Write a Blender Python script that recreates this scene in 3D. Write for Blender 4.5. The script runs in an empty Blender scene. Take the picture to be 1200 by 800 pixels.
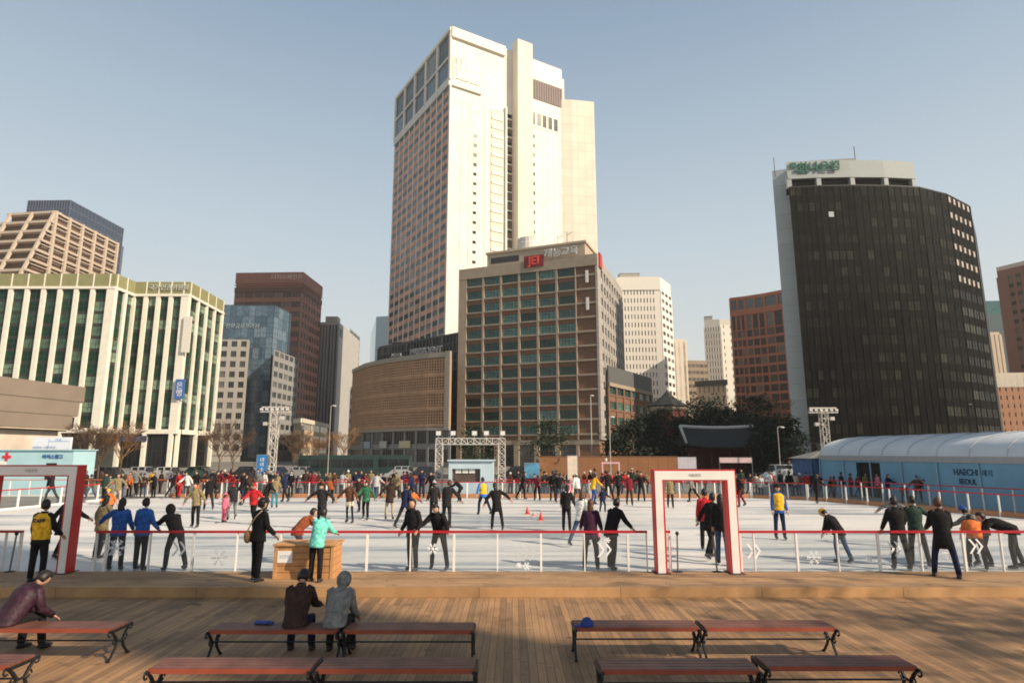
import bpy, math, random
from mathutils import Vector, Matrix
random.seed(7)
S = bpy.context.scene
COL = S.collection
F = 725.0; PITCH = math.radians(10.17); CAMZ = 2.9
cp, sp = math.cos(PITCH), math.sin(PITCH)

# ---------------------------------------------------------------- camera survey
def ray(px, py):
    dx, dy = (px-600)/F, (400-py)/F
    return Vector((dx, cp - dy*sp, sp + dy*cp))
def G(px, py, z=0.0):
    d = ray(px, py); t = (z-CAMZ)/d.z
    return Vector((d.x*t, d.y*t, z))
def V(px, py, Y):
    d = ray(px, py); t = Y/d.y
    return Vector((d.x*t, Y, CAMZ+d.z*t))

# ---------------------------------------------------------------- materials
_mats = {}
def nodes(name):
    m = bpy.data.materials.new(name); m.use_nodes = True
    nt = m.node_tree
    return m, nt, nt.nodes['Principled BSDF']
def N(nt, t, **kw):
    n = nt.nodes.new(t)
    for k, v in kw.items():
        if hasattr(n, k): setattr(n, k, v)
        else: n.inputs[k.replace('_', ' ')].default_value = v
    return n
def c4(c): return (c[0], c[1], c[2], 1)
def ramp(nt, fac, stops):
    r = nt.nodes.new('ShaderNodeValToRGB')
    els = r.color_ramp.elements
    while len(els) < len(stops): els.new(0.5)
    for e, (p, c) in zip(els, stops):
        e.position = p; e.color = c4(c)
    nt.links.new(fac, r.inputs[0])
    return r.outputs[0]
def mix(nt, fac, a, b, mode='MIX'):
    n = nt.nodes.new('ShaderNodeMix'); n.data_type = 'RGBA'; n.blend_type = mode
    for s, v in ((0, fac), (6, a), (7, b)):
        if isinstance(v, (int, float)): n.inputs[s].default_value = v
        elif isinstance(v, tuple): n.inputs[s].default_value = c4(v)
        else: nt.links.new(v, n.inputs[s])
    return n.outputs[2]
def math_n(nt, op, a, b=None):
    n = nt.nodes.new('ShaderNodeMath'); n.operation = op
    for i, v in enumerate((a, b)):
        if v is None: continue
        if isinstance(v, (int, float)): n.inputs[i].default_value = v
        else: nt.links.new(v, n.inputs[i])
    return n.outputs[0]
def mat(name, col, rough=0.8, var=0.12, scale=3.0, metal=0.0, bump=0.0, spec=0.4, emit=None):
    key = name
    if key in _mats: return _mats[key]
    m, nt, b = nodes(name)
    tc = N(nt, 'ShaderNodeTexCoord')
    nz = N(nt, 'ShaderNodeTexNoise'); nz.inputs['Scale'].default_value = scale; nz.inputs['Detail'].default_value = 5
    nt.links.new(tc.outputs['Object'], nz.inputs['Vector'])
    lo = tuple(max(0, x*(1-var)) for x in col); hi = tuple(min(1, x*(1+var)) for x in col)
    o = ramp(nt, nz.outputs[0], [(0.3, lo), (0.7, hi)])
    nt.links.new(o, b.inputs['Base Color'])
    b.inputs['Roughness'].default_value = rough; b.inputs['Metallic'].default_value = metal
    b.inputs['Specular IOR Level'].default_value = spec
    if bump:
        bp = N(nt, 'ShaderNodeBump'); bp.inputs['Strength'].default_value = bump; bp.inputs['Distance'].default_value = 0.02
        nt.links.new(nz.outputs[0], bp.inputs['Height']); nt.links.new(bp.outputs[0], b.inputs['Normal'])
    if emit:
        b.inputs['Emission Color'].default_value = c4(col); b.inputs['Emission Strength'].default_value = emit
    _mats[key] = m
    return m
def panel_mat(name, col, joint, w, h, var=0.08, rough=0.75, jw=0.04):
    """stone / tile cladding: rectangular panels with thin joints, follows the wall in u and z"""
    if name in _mats: return _mats[name]
    m, nt, b = nodes(name)
    tc = N(nt, 'ShaderNodeTexCoord'); sx = N(nt, 'ShaderNodeSeparateXYZ')
    nt.links.new(tc.outputs['Object'], sx.inputs[0])
    u = math_n(nt, 'ADD', sx.outputs[0], math_n(nt, 'MULTIPLY', sx.outputs[1], 0.6))
    cx = N(nt, 'ShaderNodeCombineXYZ'); nt.links.new(u, cx.inputs[0]); nt.links.new(sx.outputs[2], cx.inputs[1])
    br = N(nt, 'ShaderNodeTexBrick'); br.offset = 0
    br.inputs['Scale'].default_value = 1; br.inputs['Brick Width'].default_value = w; br.inputs['Row Height'].default_value = h
    br.inputs['Mortar Size'].default_value = jw; br.inputs['Mortar Smooth'].default_value = 0.3
    br.inputs['Color1'].default_value = c4(tuple(x*(1-var) for x in col)); br.inputs['Color2'].default_value = c4(tuple(x*(1+var) for x in col))
    br.inputs['Mortar'].default_value = c4(joint)
    nt.links.new(cx.outputs[0], br.inputs['Vector'])
    nz = N(nt, 'ShaderNodeTexNoise'); nz.inputs['Scale'].default_value = 0.15; nz.inputs['Detail'].default_value = 6
    nt.links.new(tc.outputs['Object'], nz.inputs['Vector'])
    o = mix(nt, 1.0, br.outputs['Color'], ramp(nt, nz.outputs[0], [(0.3, (0.86,)*3), (0.7, (1.0,)*3)]), 'MULTIPLY')
    nt.links.new(o, b.inputs['Base Color']); b.inputs['Roughness'].default_value = rough
    _mats[name] = m
    return m
def glass(name, dark, blind, share=0.25, rough=0.12, spec=0.5, mid=None):
    """window glass: each pane shows a dark room or a blind behind it"""
    if name in _mats: return _mats[name]
    m, nt, b = nodes(name)
    oi = N(nt, 'ShaderNodeObjectInfo'); ge = N(nt, 'ShaderNodeNewGeometry')
    r = math_n(nt, 'FRACT', math_n(nt, 'ADD', oi.outputs['Random'], math_n(nt, 'MULTIPLY', ge.outputs['Random Per Island'], 7.31)))
    mid = mid or tuple(x*0.6 for x in dark)
    st = [(0.0, mid), ((1-share)*0.5, dark), (1-share, tuple(d*0.7+q*0.3 for d, q in zip(dark, blind))), (1-share*0.4, blind)]
    o = ramp(nt, r, st)
    # soft random variation of tone inside the pane
    tc = N(nt, 'ShaderNodeTexCoord'); nz = N(nt, 'ShaderNodeTexNoise'); nz.inputs['Scale'].default_value = 1.1
    nt.links.new(tc.outputs['Object'], nz.inputs['Vector'])
    o = mix(nt, 1.0, o, ramp(nt, nz.outputs[0], [(0.35, (0.6,)*3), (0.65, (1.0,)*3)]), 'MULTIPLY')
    nt.links.new(o, b.inputs['Base Color'])
    b.inputs['Roughness'].default_value = rough; b.inputs['Specular IOR Level'].default_value = spec
    _mats[name] = m
    return m
def planks(name, axis, width, base, wear=0.35, length=3.6):
    if name in _mats: return _mats[name]
    m, nt, b = nodes(name)
    tc = N(nt, 'ShaderNodeTexCoord'); sx = N(nt, 'ShaderNodeSeparateXYZ')
    nt.links.new(tc.outputs['Object'], sx.inputs[0])
    across, along = (sx.outputs[0], sx.outputs[1]) if axis == 'y' else (sx.outputs[1], sx.outputs[0])
    q = math_n(nt, 'DIVIDE', across, width)
    pid = math_n(nt, 'FLOOR', q); fr = math_n(nt, 'FRACT', q)
    wn1 = N(nt, 'ShaderNodeTexWhiteNoise'); wn1.noise_dimensions = '1D'; nt.links.new(pid, wn1.inputs['W'])
    al = math_n(nt, 'ADD', math_n(nt, 'DIVIDE', along, length), math_n(nt, 'MULTIPLY', wn1.outputs[0], 5.0))
    bid = math_n(nt, 'FLOOR', al); bfr = math_n(nt, 'FRACT', al)
    cb = N(nt, 'ShaderNodeCombineXYZ'); nt.links.new(pid, cb.inputs[0]); nt.links.new(bid, cb.inputs[1])
    wn = N(nt, 'ShaderNodeTexWhiteNoise'); nt.links.new(cb.outputs[0], wn.inputs['Vector'])
    tone = ramp(nt, wn.outputs['Value'], [(0.0, tuple(x*(1-wear*0.6) for x in base)), (0.5, base), (1.0, (min(1, base[0]*1.25), base[1]*1.22, base[2]*1.12))])
    # grain stretched along the board
    gx = N(nt, 'ShaderNodeCombineXYZ')
    nt.links.new(math_n(nt, 'MULTIPLY', across, 38.0), gx.inputs[0]); nt.links.new(math_n(nt, 'MULTIPLY', along, 1.6), gx.inputs[1]); nt.links.new(wn.outputs['Value'], gx.inputs[2])
    g = N(nt, 'ShaderNodeTexNoise'); g.inputs['Scale'].default_value = 1.0; g.inputs['Detail'].default_value = 4
    nt.links.new(gx.outputs[0], g.inputs['Vector'])
    tone = mix(nt, 1.0, tone, ramp(nt, g.outputs[0], [(0.3, (0.78, 0.76, 0.74)), (0.65, (1.05, 1.04, 1.02))]), 'MULTIPLY')
    # large trodden stains
    st = N(nt, 'ShaderNodeTexNoise'); st.inputs['Scale'].default_value = 0.7; st.inputs['Detail'].default_value = 7; st.inputs['Roughness'].default_value = 0.65
    nt.links.new(tc.outputs['Object'], st.inputs['Vector'])
    tone = mix(nt, 1.0, tone, ramp(nt, st.outputs[0], [(0.33, (0.62, 0.6, 0.58)), (0.5, (0.95, 0.95, 0.95)), (0.7, (1.06, 1.05, 1.04))]), 'MULTIPLY')
    kn = N(nt, 'ShaderNodeTexNoise'); kn.inputs['Scale'].default_value = 2.3; kn.inputs['Detail'].default_value = 3
    kv = N(nt, 'ShaderNodeVectorMath'); kv.operation = 'ADD'; kv.inputs[1].default_value = (9, 4, 2)
    nt.links.new(tc.outputs['Object'], kv.inputs[0]); nt.links.new(kv.outputs[0], kn.inputs['Vector'])
    tone = mix(nt, 1.0, tone, ramp(nt, kn.outputs[0], [(0.27, (0.5, 0.46, 0.42)), (0.34, (1, 1, 1))]), 'MULTIPLY')
    gap = math_n(nt, 'LESS_THAN', fr, 0.055)
    gap2 = math_n(nt, 'LESS_THAN', bfr, 0.0035)
    gg = math_n(nt, 'MAXIMUM', gap, gap2)
    out = mix(nt, gg, tone, tuple(x*0.16 for x in base))
    nt.links.new(out, b.inputs['Base Color']); b.inputs['Roughness'].default_value = 0.7
    h = math_n(nt, 'SUBTRACT', math_n(nt, 'MULTIPLY', g.outputs[0], 0.25), gg)
    bp = N(nt, 'ShaderNodeBump'); bp.inputs['Strength'].default_value = 0.5; bp.inputs['Distance'].default_value = 0.006
    nt.links.new(h, bp.inputs['Height']); nt.links.new(bp.outputs[0], b.inputs['Normal'])
    _mats[name] = m
    return m

# ---------------------------------------------------------------- mesh builder
class MB:
    def __init__(s): s.v = []; s.f = []; s.m = []
    def add(s, vs, fs, mi=0):
        o = len(s.v); s.v += [Vector(v) for v in vs]
        for f in fs: s.f.append(tuple(i+o for i in f)); s.m.append(mi)
        return s
    BOXF = [(0,3,2,1),(4,5,6,7),(0,1,5,4),(1,2,6,5),(2,3,7,6),(3,0,4,7)]
    def box(s, x0, x1, y0, y1, z0, z1, mi=0):
        return s.add([(x0,y0,z0),(x1,y0,z0),(x1,y1,z0),(x0,y1,z0),(x0,y0,z1),(x1,y0,z1),(x1,y1,z1),(x0,y1,z1)], s.BOXF, mi)
    def fbox(s, fr, u0, u1, w0, w1, z0, z1, mi=0):
        """box in a wall frame: u along the wall, w outward, z up"""
        o, u, n = fr
        P = lambda a, b, z: Vector((o.x+u.x*a+n.x*b, o.y+u.y*a+n.y*b, z))
        return s.add([P(u0,w1,z0),P(u1,w1,z0),P(u1,w0,z0),P(u0,w0,z0),P(u0,w1,z1),P(u1,w1,z1),P(u1,w0,z1),P(u0,w0,z1)], s.BOXF, mi)
    def prism(s, poly, z0, z1, mi=0, top=None):
        n = len(poly)
        ar = sum(poly[i][0]*poly[(i+1)%n][1]-poly[(i+1)%n][0]*poly[i][1] for i in range(n))
        if ar < 0: poly = list(reversed(poly))
        t = top or poly
        if ar < 0 and top: t = list(reversed(top))
        vs = [(p[0], p[1], z0) for p in poly]+[(p[0], p[1], z1) for p in t]
        fs = [tuple(reversed(range(n))), tuple(range(n, 2*n))]+[(i, (i+1)%n, n+(i+1)%n, n+i) for i in range(n)]
        return s.add(vs, fs, mi)
    def tube(s, p0, p1, r0, r1=None, seg=8, mi=0, cap=True):
        return s.path([p0, p1], [r0, r0 if r1 is None else r1], seg, mi, cap)
    def path(s, pts, rad, seg=8, mi=0, cap=True, flat=1.0):
        pts = [Vector(p) for p in pts]; n = len(pts); vs = []
        if isinstance(rad, (int, float)): rad = [rad]*n
        prev = None
        for i, p in enumerate(pts):
            d = (pts[min(i+1, n-1)]-pts[max(i-1, 0)])
            d = d.normalized() if d.length > 1e-9 else Vector((0, 0, 1))
            if prev is None:
                a = d.cross(Vector((0, 0, 1)))
                if a.length < 1e-3: a = d.cross(Vector((1, 0, 0)))
            else:
                a = prev - d*prev.dot(d)
                if a.length < 1e-6: a = d.cross(Vector((1, 0.3, 0)))
            a.normalize(); prev = a; b = d.cross(a)
            for k in range(seg):
                t = 2*math.pi*k/seg
                vs.append(p + a*math.cos(t)*rad[i] + b*math.sin(t)*rad[i]*flat)
        fs = [(i*seg+k, i*seg+(k+1)%seg, (i+1)*seg+(k+1)%seg, (i+1)*seg+k) for i in range(n-1) for k in range(seg)]
        if cap: fs += [tuple(reversed(range(seg))), tuple(range((n-1)*seg, n*seg))]
        return s.add(vs, fs, mi)
    def ell(s, c, r, M=None, seg=12, rings=8, mi=0, fn=None):
        c = Vector(c); vs = []; M = M or Matrix.Identity(3)
        for i in range(rings+1):
            th = math.pi*i/rings
            for k in range(seg):
                ph = 2*math.pi*k/seg
                q = Vector((math.sin(th)*math.cos(ph), math.sin(th)*math.sin(ph), math.cos(th)))
                if fn: q = fn(q)
                vs.append(c + M @ Vector((q.x*r[0], q.y*r[1], q.z*r[2])))
        fs = []
        for i in range(rings):
            for k in range(seg):
                a, b_, c_, d = i*seg+k, (i+1)*seg+k, (i+1)*seg+(k+1)%seg, i*seg+(k+1)%seg
                fs.append((a, b_, c_) if i == 0 else ((a, b_, d) if i == rings-1 else (a, b_, c_, d)))
        # poles: merge duplicate triangles cleanly
        return s.add(vs, fs, mi)
    def lathe(s, c, prof, seg=16, mi=0, sx=1.0, sy=1.0):
        vs = [(c[0]+r*sx*math.cos(2*math.pi*k/seg), c[1]+r*sy*math.sin(2*math.pi*k/seg), c[2]+z) for r, z in prof for k in range(seg)]
        n = len(prof)
        fs = [(i*seg+k, i*seg+(k+1)%seg, (i+1)*seg+(k+1)%seg, (i+1)*seg+k) for i in range(n-1) for k in range(seg)]
        return s.add(vs, fs+[tuple(reversed(range(seg))), tuple(range((n-1)*seg, n*seg))], mi)
    def mesh(s, name, mats, off=Vector((0, 0, 0)), smooth=False):
        me = bpy.data.meshes.new(name)
        me.from_pydata([v-off for v in s.v], [], s.f)
        for m in (mats if isinstance(mats, (list, tuple)) else [mats]): me.materials.append(m)
        me.polygons.foreach_set('material_index', s.m)
        if smooth: me.polygons.foreach_set('use_smooth', [True]*len(s.f))
        me.update()
        return me
    def build(s, name, mats, parent=None, smooth=False, loc=None):
        off = parent.location.copy() if parent is not None else (Vector(loc) if loc is not None else Vector((0, 0, 0)))
        o = bpy.data.objects.new(name, s.mesh(name, mats, off, smooth)); COL.objects.link(o)
        if parent is not None: o.parent = parent
        elif loc is not None: o.location = loc
        return o
def sub(o, mesh_name, mb, mats, root, smooth=False):
    """a sub-part: child of part o (which sits at root's origin)"""
    c = bpy.data.objects.new(mesh_name, mb.mesh(mesh_name, mats, root.location, smooth)); COL.objects.link(c); c.parent = o
    return c
def tag(o, label=None, cat=None, group=None, kind=None):
    if label: o['label'] = label
    if cat: o['category'] = cat
    if group: o['group'] = group
    if kind: o['kind'] = kind
    return o
def empty(name, loc, label, cat, group=None):
    o = bpy.data.objects.new(name, None); COL.objects.link(o); o.location = loc; o.empty_display_size = 0.2
    return tag(o, label, cat, group)
def copy_tree(root, loc, label, group=None):
    r = root.copy(); COL.objects.link(r); r.location = loc; r['label'] = label
    if group: r['group'] = group
    for ch in root.children:
        c = ch.copy(); COL.objects.link(c); c.parent = r
        for g in ch.children:
            d = g.copy(); COL.objects.link(d); d.parent = c
    return r
def frame2(A, C):
    A = Vector((A[0], A[1])); C = Vector((C[0], C[1])); u = (C-A).normalized()
    return (A, u, Vector((u.y, -u.x)))
_txt = []
def text(body, size, mat_, fr, u, z, w, parent, name='lettering', depth=0.03, align='CENTER', sx=1.0, bold=0.0):
    """lettering standing on a wall: centred at u along the wall, baseline middle at z, w out from it"""
    cu = bpy.data.curves.new(name, 'FONT'); cu.body = body; cu.size = size; cu.extrude = depth; cu.align_x = align; cu.align_y = 'CENTER'; cu.offset = bold
    to = bpy.data.objects.new('tmp_text', cu); COL.objects.link(to)
    bpy.context.view_layer.update()
    me = bpy.data.meshes.new_from_object(to.evaluated_get(bpy.context.evaluated_depsgraph_get()))
    bpy.data.objects.remove(to); bpy.data.curves.remove(cu)
    o, uu, n = fr
    M = Matrix(((uu.x*sx, 0, n.x), (uu.y*sx, 0, n.y), (0, 1, 0)))
    off = Vector((o.x+uu.x*u+n.x*w, o.y+uu.y*u+n.y*w, z)) - (parent.matrix_world.translation if parent.type == 'EMPTY' else parent.location)
    for v in me.vertices: v.co = M @ v.co + off
    me.materials.clear(); me.materials.append(mat_); me.name = name
    ob = bpy.data.objects.new(name, me); COL.objects.link(ob); ob.parent = parent
    return ob
HAZE = 0.00028
# ---------------------------------------------------------------- camera, light, sky
cam = bpy.data.cameras.new('camera'); cam.lens = 36*F/1200; cam.sensor_width = 36; cam.clip_end = 6000; cam.clip_start = 0.1
co = bpy.data.objects.new('camera', cam); COL.objects.link(co); co.location = (0, 0, CAMZ); co.rotation_euler = (math.pi/2+PITCH, 0, 0)
S.camera = co
SUN_EL, SUN_ROT = math.radians(33), math.radians(120)
sd = Vector((math.sin(SUN_ROT)*math.cos(SUN_EL), math.cos(SUN_ROT)*math.cos(SUN_EL), math.sin(SUN_EL)))
sl = bpy.data.lights.new('sun', 'SUN'); sl.energy = 3.7; sl.angle = math.radians(0.5); sl.color = (1.0, 0.83, 0.64)
so = bpy.data.objects.new('sun', sl); COL.objects.link(so); so.rotation_euler = (-sd).to_track_quat('-Z', 'Y').to_euler()
w = bpy.data.worlds.new('World'); S.world = w; w.use_nodes = True
sky = w.node_tree.nodes.new('ShaderNodeTexSky'); sky.sky_type = 'NISHITA'; sky.sun_disc = False
sky.sun_elevation = SUN_EL; sky.sun_rotation = SUN_ROT; sky.air_density = 1.0; sky.dust_density = 1.5; sky.ozone_density = 1.0; sky.altitude = 40
wt = w.node_tree; bgn = wt.nodes['Background']; bgn.inputs['Strength'].default_value = 0.12
# winter haze veil: paler and greyer towards the horizon
tcw = N(wt, 'ShaderNodeTexCoord'); sxw = N(wt, 'ShaderNodeSeparateXYZ'); wt.links.new(tcw.outputs['Generated'], sxw.inputs[0])
veil = ramp(wt, sxw.outputs[2], [(0.0, (.54, .52, .455)), (0.12, (.485, .495, .465)), (0.32, (.36, .42, .455)), (0.60, (.19, .258, .335)), (0.85, (.08, .11, .15))])
vs_ = N(wt, 'ShaderNodeVectorMath'); vs_.operation = 'SCALE'; vs_.inputs['Scale'].default_value = 1/0.12*0.82
wt.links.new(veil, vs_.inputs[0])
ns_ = N(wt, 'ShaderNodeVectorMath'); ns_.operation = 'SCALE'; ns_.inputs['Scale'].default_value = 0.10
wt.links.new(sky.outputs[0], ns_.inputs[0])
ad_ = N(wt, 'ShaderNodeVectorMath'); ad_.operation = 'ADD'; wt.links.new(vs_.outputs[0], ad_.inputs[0]); wt.links.new(ns_.outputs[0], ad_.inputs[1])
wt.links.new(ad_.outputs[0], bgn.inputs[0])
S.view_settings.view_transform = 'Standard'; S.view_settings.look = 'None'; S.view_settings.gamma = 1; S.view_settings.exposure = 0.8
S.render.engine = 'CYCLES'
S.cycles.filter_width = 1.8; S.cycles.volume_bounces = 0; S.cycles.max_bounces = 8; S.cycles.transparent_max_bounces = 24

# ---------------------------------------------------------------- shared materials
WHITE = mat('white_paint', (0.78, 0.76, 0.72), 0.55, 0.05)
RED = mat('red_paint', (0.52, 0.025, 0.02), 0.45, 0.08)
RAILRED = mat('rail_red', (0.42, 0.015, 0.025), 0.4, 0.08)
DARKM = mat('dark_iron', (0.02, 0.02, 0.022), 0.45, 0.2, metal=0.3)
STEEL = mat('steel', (0.42, 0.42, 0.43), 0.35, 0.1, metal=0.8)
BLACK = mat('black_void', (0.012, 0.012, 0.012), 0.7, 0.1)
PLW = planks('boardwalk_planks', 'x', 0.145, (0.40, 0.25, 0.135), 0.3, 4.0)
DECK = planks('deck_planks', 'y', 0.12, (0.345, 0.205, 0.105), 0.5, 3.2)
m, nt, b = nodes('clear_acrylic')
tr = N(nt, 'ShaderNodeBsdfTransparent'); tr.inputs[0].default_value = (0.93, 0.95, 0.96, 1)
b.inputs['Base Color'].default_value = (0.45, 0.47, 0.48, 1); b.inputs['Roughness'].default_value = 0.12
mx = N(nt, 'ShaderNodeMixShader'); mx.inputs[0].default_value = 0.045
nt.links.new(tr.outputs[0], mx.inputs[1]); nt.links.new(b.outputs[0], mx.inputs[2]); nt.links.new(mx.outputs[0], nt.nodes['Material Output'].inputs[0])
ACRYL = m
# ice: scratched, snow-dusted, with smoother blue-grey patches
m, nt, b = nodes('rink_ice')
tc = N(nt, 'ShaderNodeTexCoord')
mp = N(nt, 'ShaderNodeMapping'); mp.inputs['Scale'].default_value = (0.06, 0.55, 1); mp.inputs['Rotation'].default_value = (0, 0, -0.10)
nt.links.new(tc.outputs['Object'], mp.inputs[0])
n1 = N(nt, 'ShaderNodeTexNoise'); n1.inputs['Scale'].default_value = 1.0; n1.inputs['Detail'].default_value = 8; n1.inputs['Roughness'].default_value = 0.62
nt.links.new(mp.outputs[0], n1.inputs['Vector'])
mp2 = N(nt, 'ShaderNodeMapping'); mp2.inputs['Scale'].default_value = (1.2, 14, 1); mp2.inputs['Rotation'].default_value = (0, 0, 0.12)
nt.links.new(tc.outputs['Object'], mp2.inputs[0])
n2 = N(nt, 'ShaderNodeTexNoise'); n2.inputs['Scale'].default_value = 1.0; n2.inputs['Detail'].default_value = 6
nt.links.new(mp2.outputs[0], n2.inputs['Vector'])
c1 = ramp(nt, n1.outputs[0], [(0.38, (0.30, 0.37, 0.44)), (0.47, (0.62, 0.61, 0.59)), (0.58, (0.76, 0.73, 0.68))])
for ang, sc_ in ((0.5, 1.0), (-0.35, 1.3), (1.3, 0.8)):
    mp3 = N(nt, 'ShaderNodeMapping'); mp3.inputs['Scale'].default_value = (0.5*sc_, 26*sc_, 1); mp3.inputs['Rotation'].default_value = (0, 0, ang)
    nt.links.new(tc.outputs['Object'], mp3.inputs[0])
    n3 = N(nt, 'ShaderNodeTexNoise'); n3.inputs['Scale'].default_value = 1.0; n3.inputs['Detail'].default_value = 3; n3.inputs['Distortion'].default_value = 0.6
    nt.links.new(mp3.outputs[0], n3.inputs['Vector'])
    c1 = mix(nt, 1.0, c1, ramp(nt, n3.outputs[0], [(0.30, (0.74, 0.78, 0.82)), (0.38, (1, 1, 1)), (0.66, (1, 1, 1)), (0.74, (1.12, 1.12, 1.12))]), 'MULTIPLY')
c1 = mix(nt, 1.0, c1, ramp(nt, n2.outputs[0], [(0.35, (0.86, 0.88, 0.9)), (0.55, (1, 1, 1))]), 'MULTIPLY')
nt.links.new(c1, b.inputs['Base Color'])
nt.links.new(ramp(nt, n1.outputs[0], [(0.36, (0.22,)*3), (0.5, (0.55,)*3)]), b.inputs['Roughness'])
bp = N(nt, 'ShaderNodeBump'); bp.inputs['Strength'].default_value = 0.15; bp.inputs['Distance'].default_value = 0.01
nt.links.new(n2.outputs[0], bp.inputs['Height']); nt.links.new(bp.outputs[0], b.inputs['Normal'])
ICE = m

# ---------------------------------------------------------------- ground
ZG, ZD, ZB = -0.16, -0.12, 0.08
g = MB(); g.add([(-1400,-300,ZG),(1400,-300,ZG),(1400,1500,ZG),(-1400,1500,ZG)], [(0,1,2,3)])
tag(g.build('ground', mat('plaza_paving', (0.20, 0.185, 0.165), 0.85, 0.2, 0.6)), kind='structure')
g = MB(); g.add([(-600,72,ZG+.004),(600,72,ZG+.004),(600,92,ZG+.004),(-600,92,ZG+.004)], [(0,1,2,3)])
tag(g.build('road', mat('asphalt', (0.05, 0.05, 0.052), 0.9, 0.2, 1.2)), kind='structure')
g = MB()
for k in range(-40, 41):
    g.add([(k*8,81.9,ZG+.008),(k*8+4,81.9,ZG+.008),(k*8+4,82.1,ZG+.008),(k*8,82.1,ZG+.008)], [(0,1,2,3)])
tag(g.build('road_marking', WHITE), kind='structure')
g = MB(); g.box(-600, 600, 71.6, 72, ZG-0.1, ZG+.13); g.box(-600, 600, 92, 92.4, ZG-0.1, ZG+.13)
tag(g.build('kerb', mat('kerb_stone', (0.36, 0.35, 0.33), 0.8)), kind='structure')
RINK = [(-28, 15.72), (28.2, 15.72), (22.6, 28.7), (18.2, 39.4), (15.5, 41.2), (-22.5, 41.6), (-25, 40), (-26.6, 33)]
g = MB(); g.prism(RINK, -0.14, 0.0)
tag(g.build('ice', ICE), kind='structure')
YN = 13.86     # nosing of the step
g = MB(); g.box(-60, 60, YN+0.03, 15.68, ZG+.01, ZB)
tag(g.build('boardwalk', PLW), kind='structure')
g = MB(); g.box(-60, 60, YN, YN+0.03, ZD+0.002, ZB+0.002)
tag(g.build('step_riser', planks('riser_planks', 'x', 0.5, (0.50, 0.29, 0.13), 0.3, 3.0)), kind='structure')
g = MB(); g.box(-60, 60, -8, YN-0.004, ZG-0.1, ZD)
tag(g.build('deck', DECK), kind='structure')

m = bpy.data.materials.new('winter_haze'); m.use_nodes = True; nt = m.node_tree
nt.nodes.remove(nt.nodes['Principled BSDF']); pv = nt.nodes.new('ShaderNodeVolumePrincipled')
pv.inputs['Color'].default_value = (.93, .92, .88, 1); pv.inputs['Density'].default_value = HAZE; pv.inputs['Anisotropy'].default_value = 0.2
nt.links.new(pv.outputs[0], nt.nodes['Material Output'].inputs['Volume'])
g = MB(); g.box(-1420, 1420, -320, 1520, ZG-1.0, 162)
tag(g.build('haze', m), kind='stuff')

# ---------------------------------------------------------------- rink fences
KICK = mat('kick_board_white', (0.7, 0.69, 0.66), 0.6, 0.08)
OCHRE = mat('kick_board_ochre', (0.42, 0.20, 0.10), 0.7, 0.15)
def fence(label, P0, P1, n, h=1.0, group=None, kick=KICK, kh=0.05, zb=0.0, rail=RAILRED, post=(0.028, 0.05), phase=0, panel=True, us=None):
    P0 = Vector((P0[0], P0[1])); P1 = Vector((P1[0], P1[1])); L = (P1-P0).length; fr = frame2(P0, P1)
    r = empty('rink_fence', (P0.x, P0.y, zb), label, 'fence', group)
    us = us or [L*i/n for i in range(n+1)]
    for i, u in enumerate(us):
        t = post[(i+phase) % 2]
        q = MB(); q.fbox(fr, u-t/2, u+t/2, -0.03, 0.03, zb, zb+h-0.03); q.build('post', WHITE, r)
    q = MB()
    q.fbox(fr, us[0]-0.02, us[-1]+0.02, -0.035, 0.035, zb+h-0.03, zb+h+0.025); q.build('rail', rail, r)
    q = MB()
    for a, c in zip(us[:-1], us[1:]): q.fbox(fr, a+0.028, c-0.028, -0.02, 0.02, zb, zb+kh)
    q.build('kick_board', kick, r)
    if panel:
        for a, c in zip(us[:-1], us[1:]):
            q = MB(); q.fbox(fr, a+0.03, c-0.03, -0.004, 0.004, zb+kh+0.01, zb+h-0.05); q.build('panel', ACRYL, r)
    return r, fr
YF = 15.70
def fx(px): return (px-600)/F*(YF*cp-(CAMZ-0.5)*sp)
DEC = mat('decal_white', (0.8, 0.82, 0.84), 0.6, 0.05)
DECG2 = mat('decal_pale', (0.55, 0.57, 0.59), 0.6, 0.05)
DECG = mat('decal_grey', (0.42, 0.44, 0.47), 0.6, 0.05)
def chevrons(r, fr, px, pz, n=2, m_=DEC, s=0.17, gap=0.17):
    q = MB(); o = fr[0]
    for k in range(n):
        u = fx(px)-o.x+k*gap; t = s*0.32
        for sg in (1, -1):
            P = lambda a, z: Vector((o.x+a, YF-0.012, z))
            vs = [P(u, pz+sg*s), P(u+t, pz+sg*s), P(u+s*0.75+t, pz), P(u+s*0.75, pz)]
            vs2 = [v+Vector((0, 0.005, 0)) for v in vs]
            q.add(vs+vs2, [(0,1,2,3),(7,6,5,4),(0,1,5,4),(1,2,6,5),(2,3,7,6),(3,0,4,7)])
    q.build('chevron_decal', m_, r)
def snowflake(r, fr, px, pz, s=0.2, m_=DEC):
    q = MB(); x = fx(px)
    for k in range(6):
        a = math.pi*k/3; d = Vector((math.cos(a), 0, math.sin(a))); c = Vector((x, YF-0.012, pz))
        q.tube(c, c+d*s, 0.011, seg=4)
        for f_ in (0.5, 0.78):
            for sg in (1, -1):
                a2 = a+sg*0.9; q.tube(c+d*s*f_, c+d*s*f_+Vector((math.cos(a2), 0, math.sin(a2)))*s*0.3, 0.009, seg=4)
    q.build('snowflake_decal', m_, r)
def at_px(pxs): return [fx(p) for p in pxs]
fgrp = 'rink fences with a red top rail'
xs = at_px([112, 124, 175, 226, 277, 328, 379, 430, 481, 532, 583, 634, 685, 736, 758])
r1, f1 = fence('long front rink fence of clear panels between the two red and white gates', (xs[0], YF), (xs[-1], YF), 0, group=fgrp, us=[x-xs[0] for x in xs], phase=0)
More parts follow.
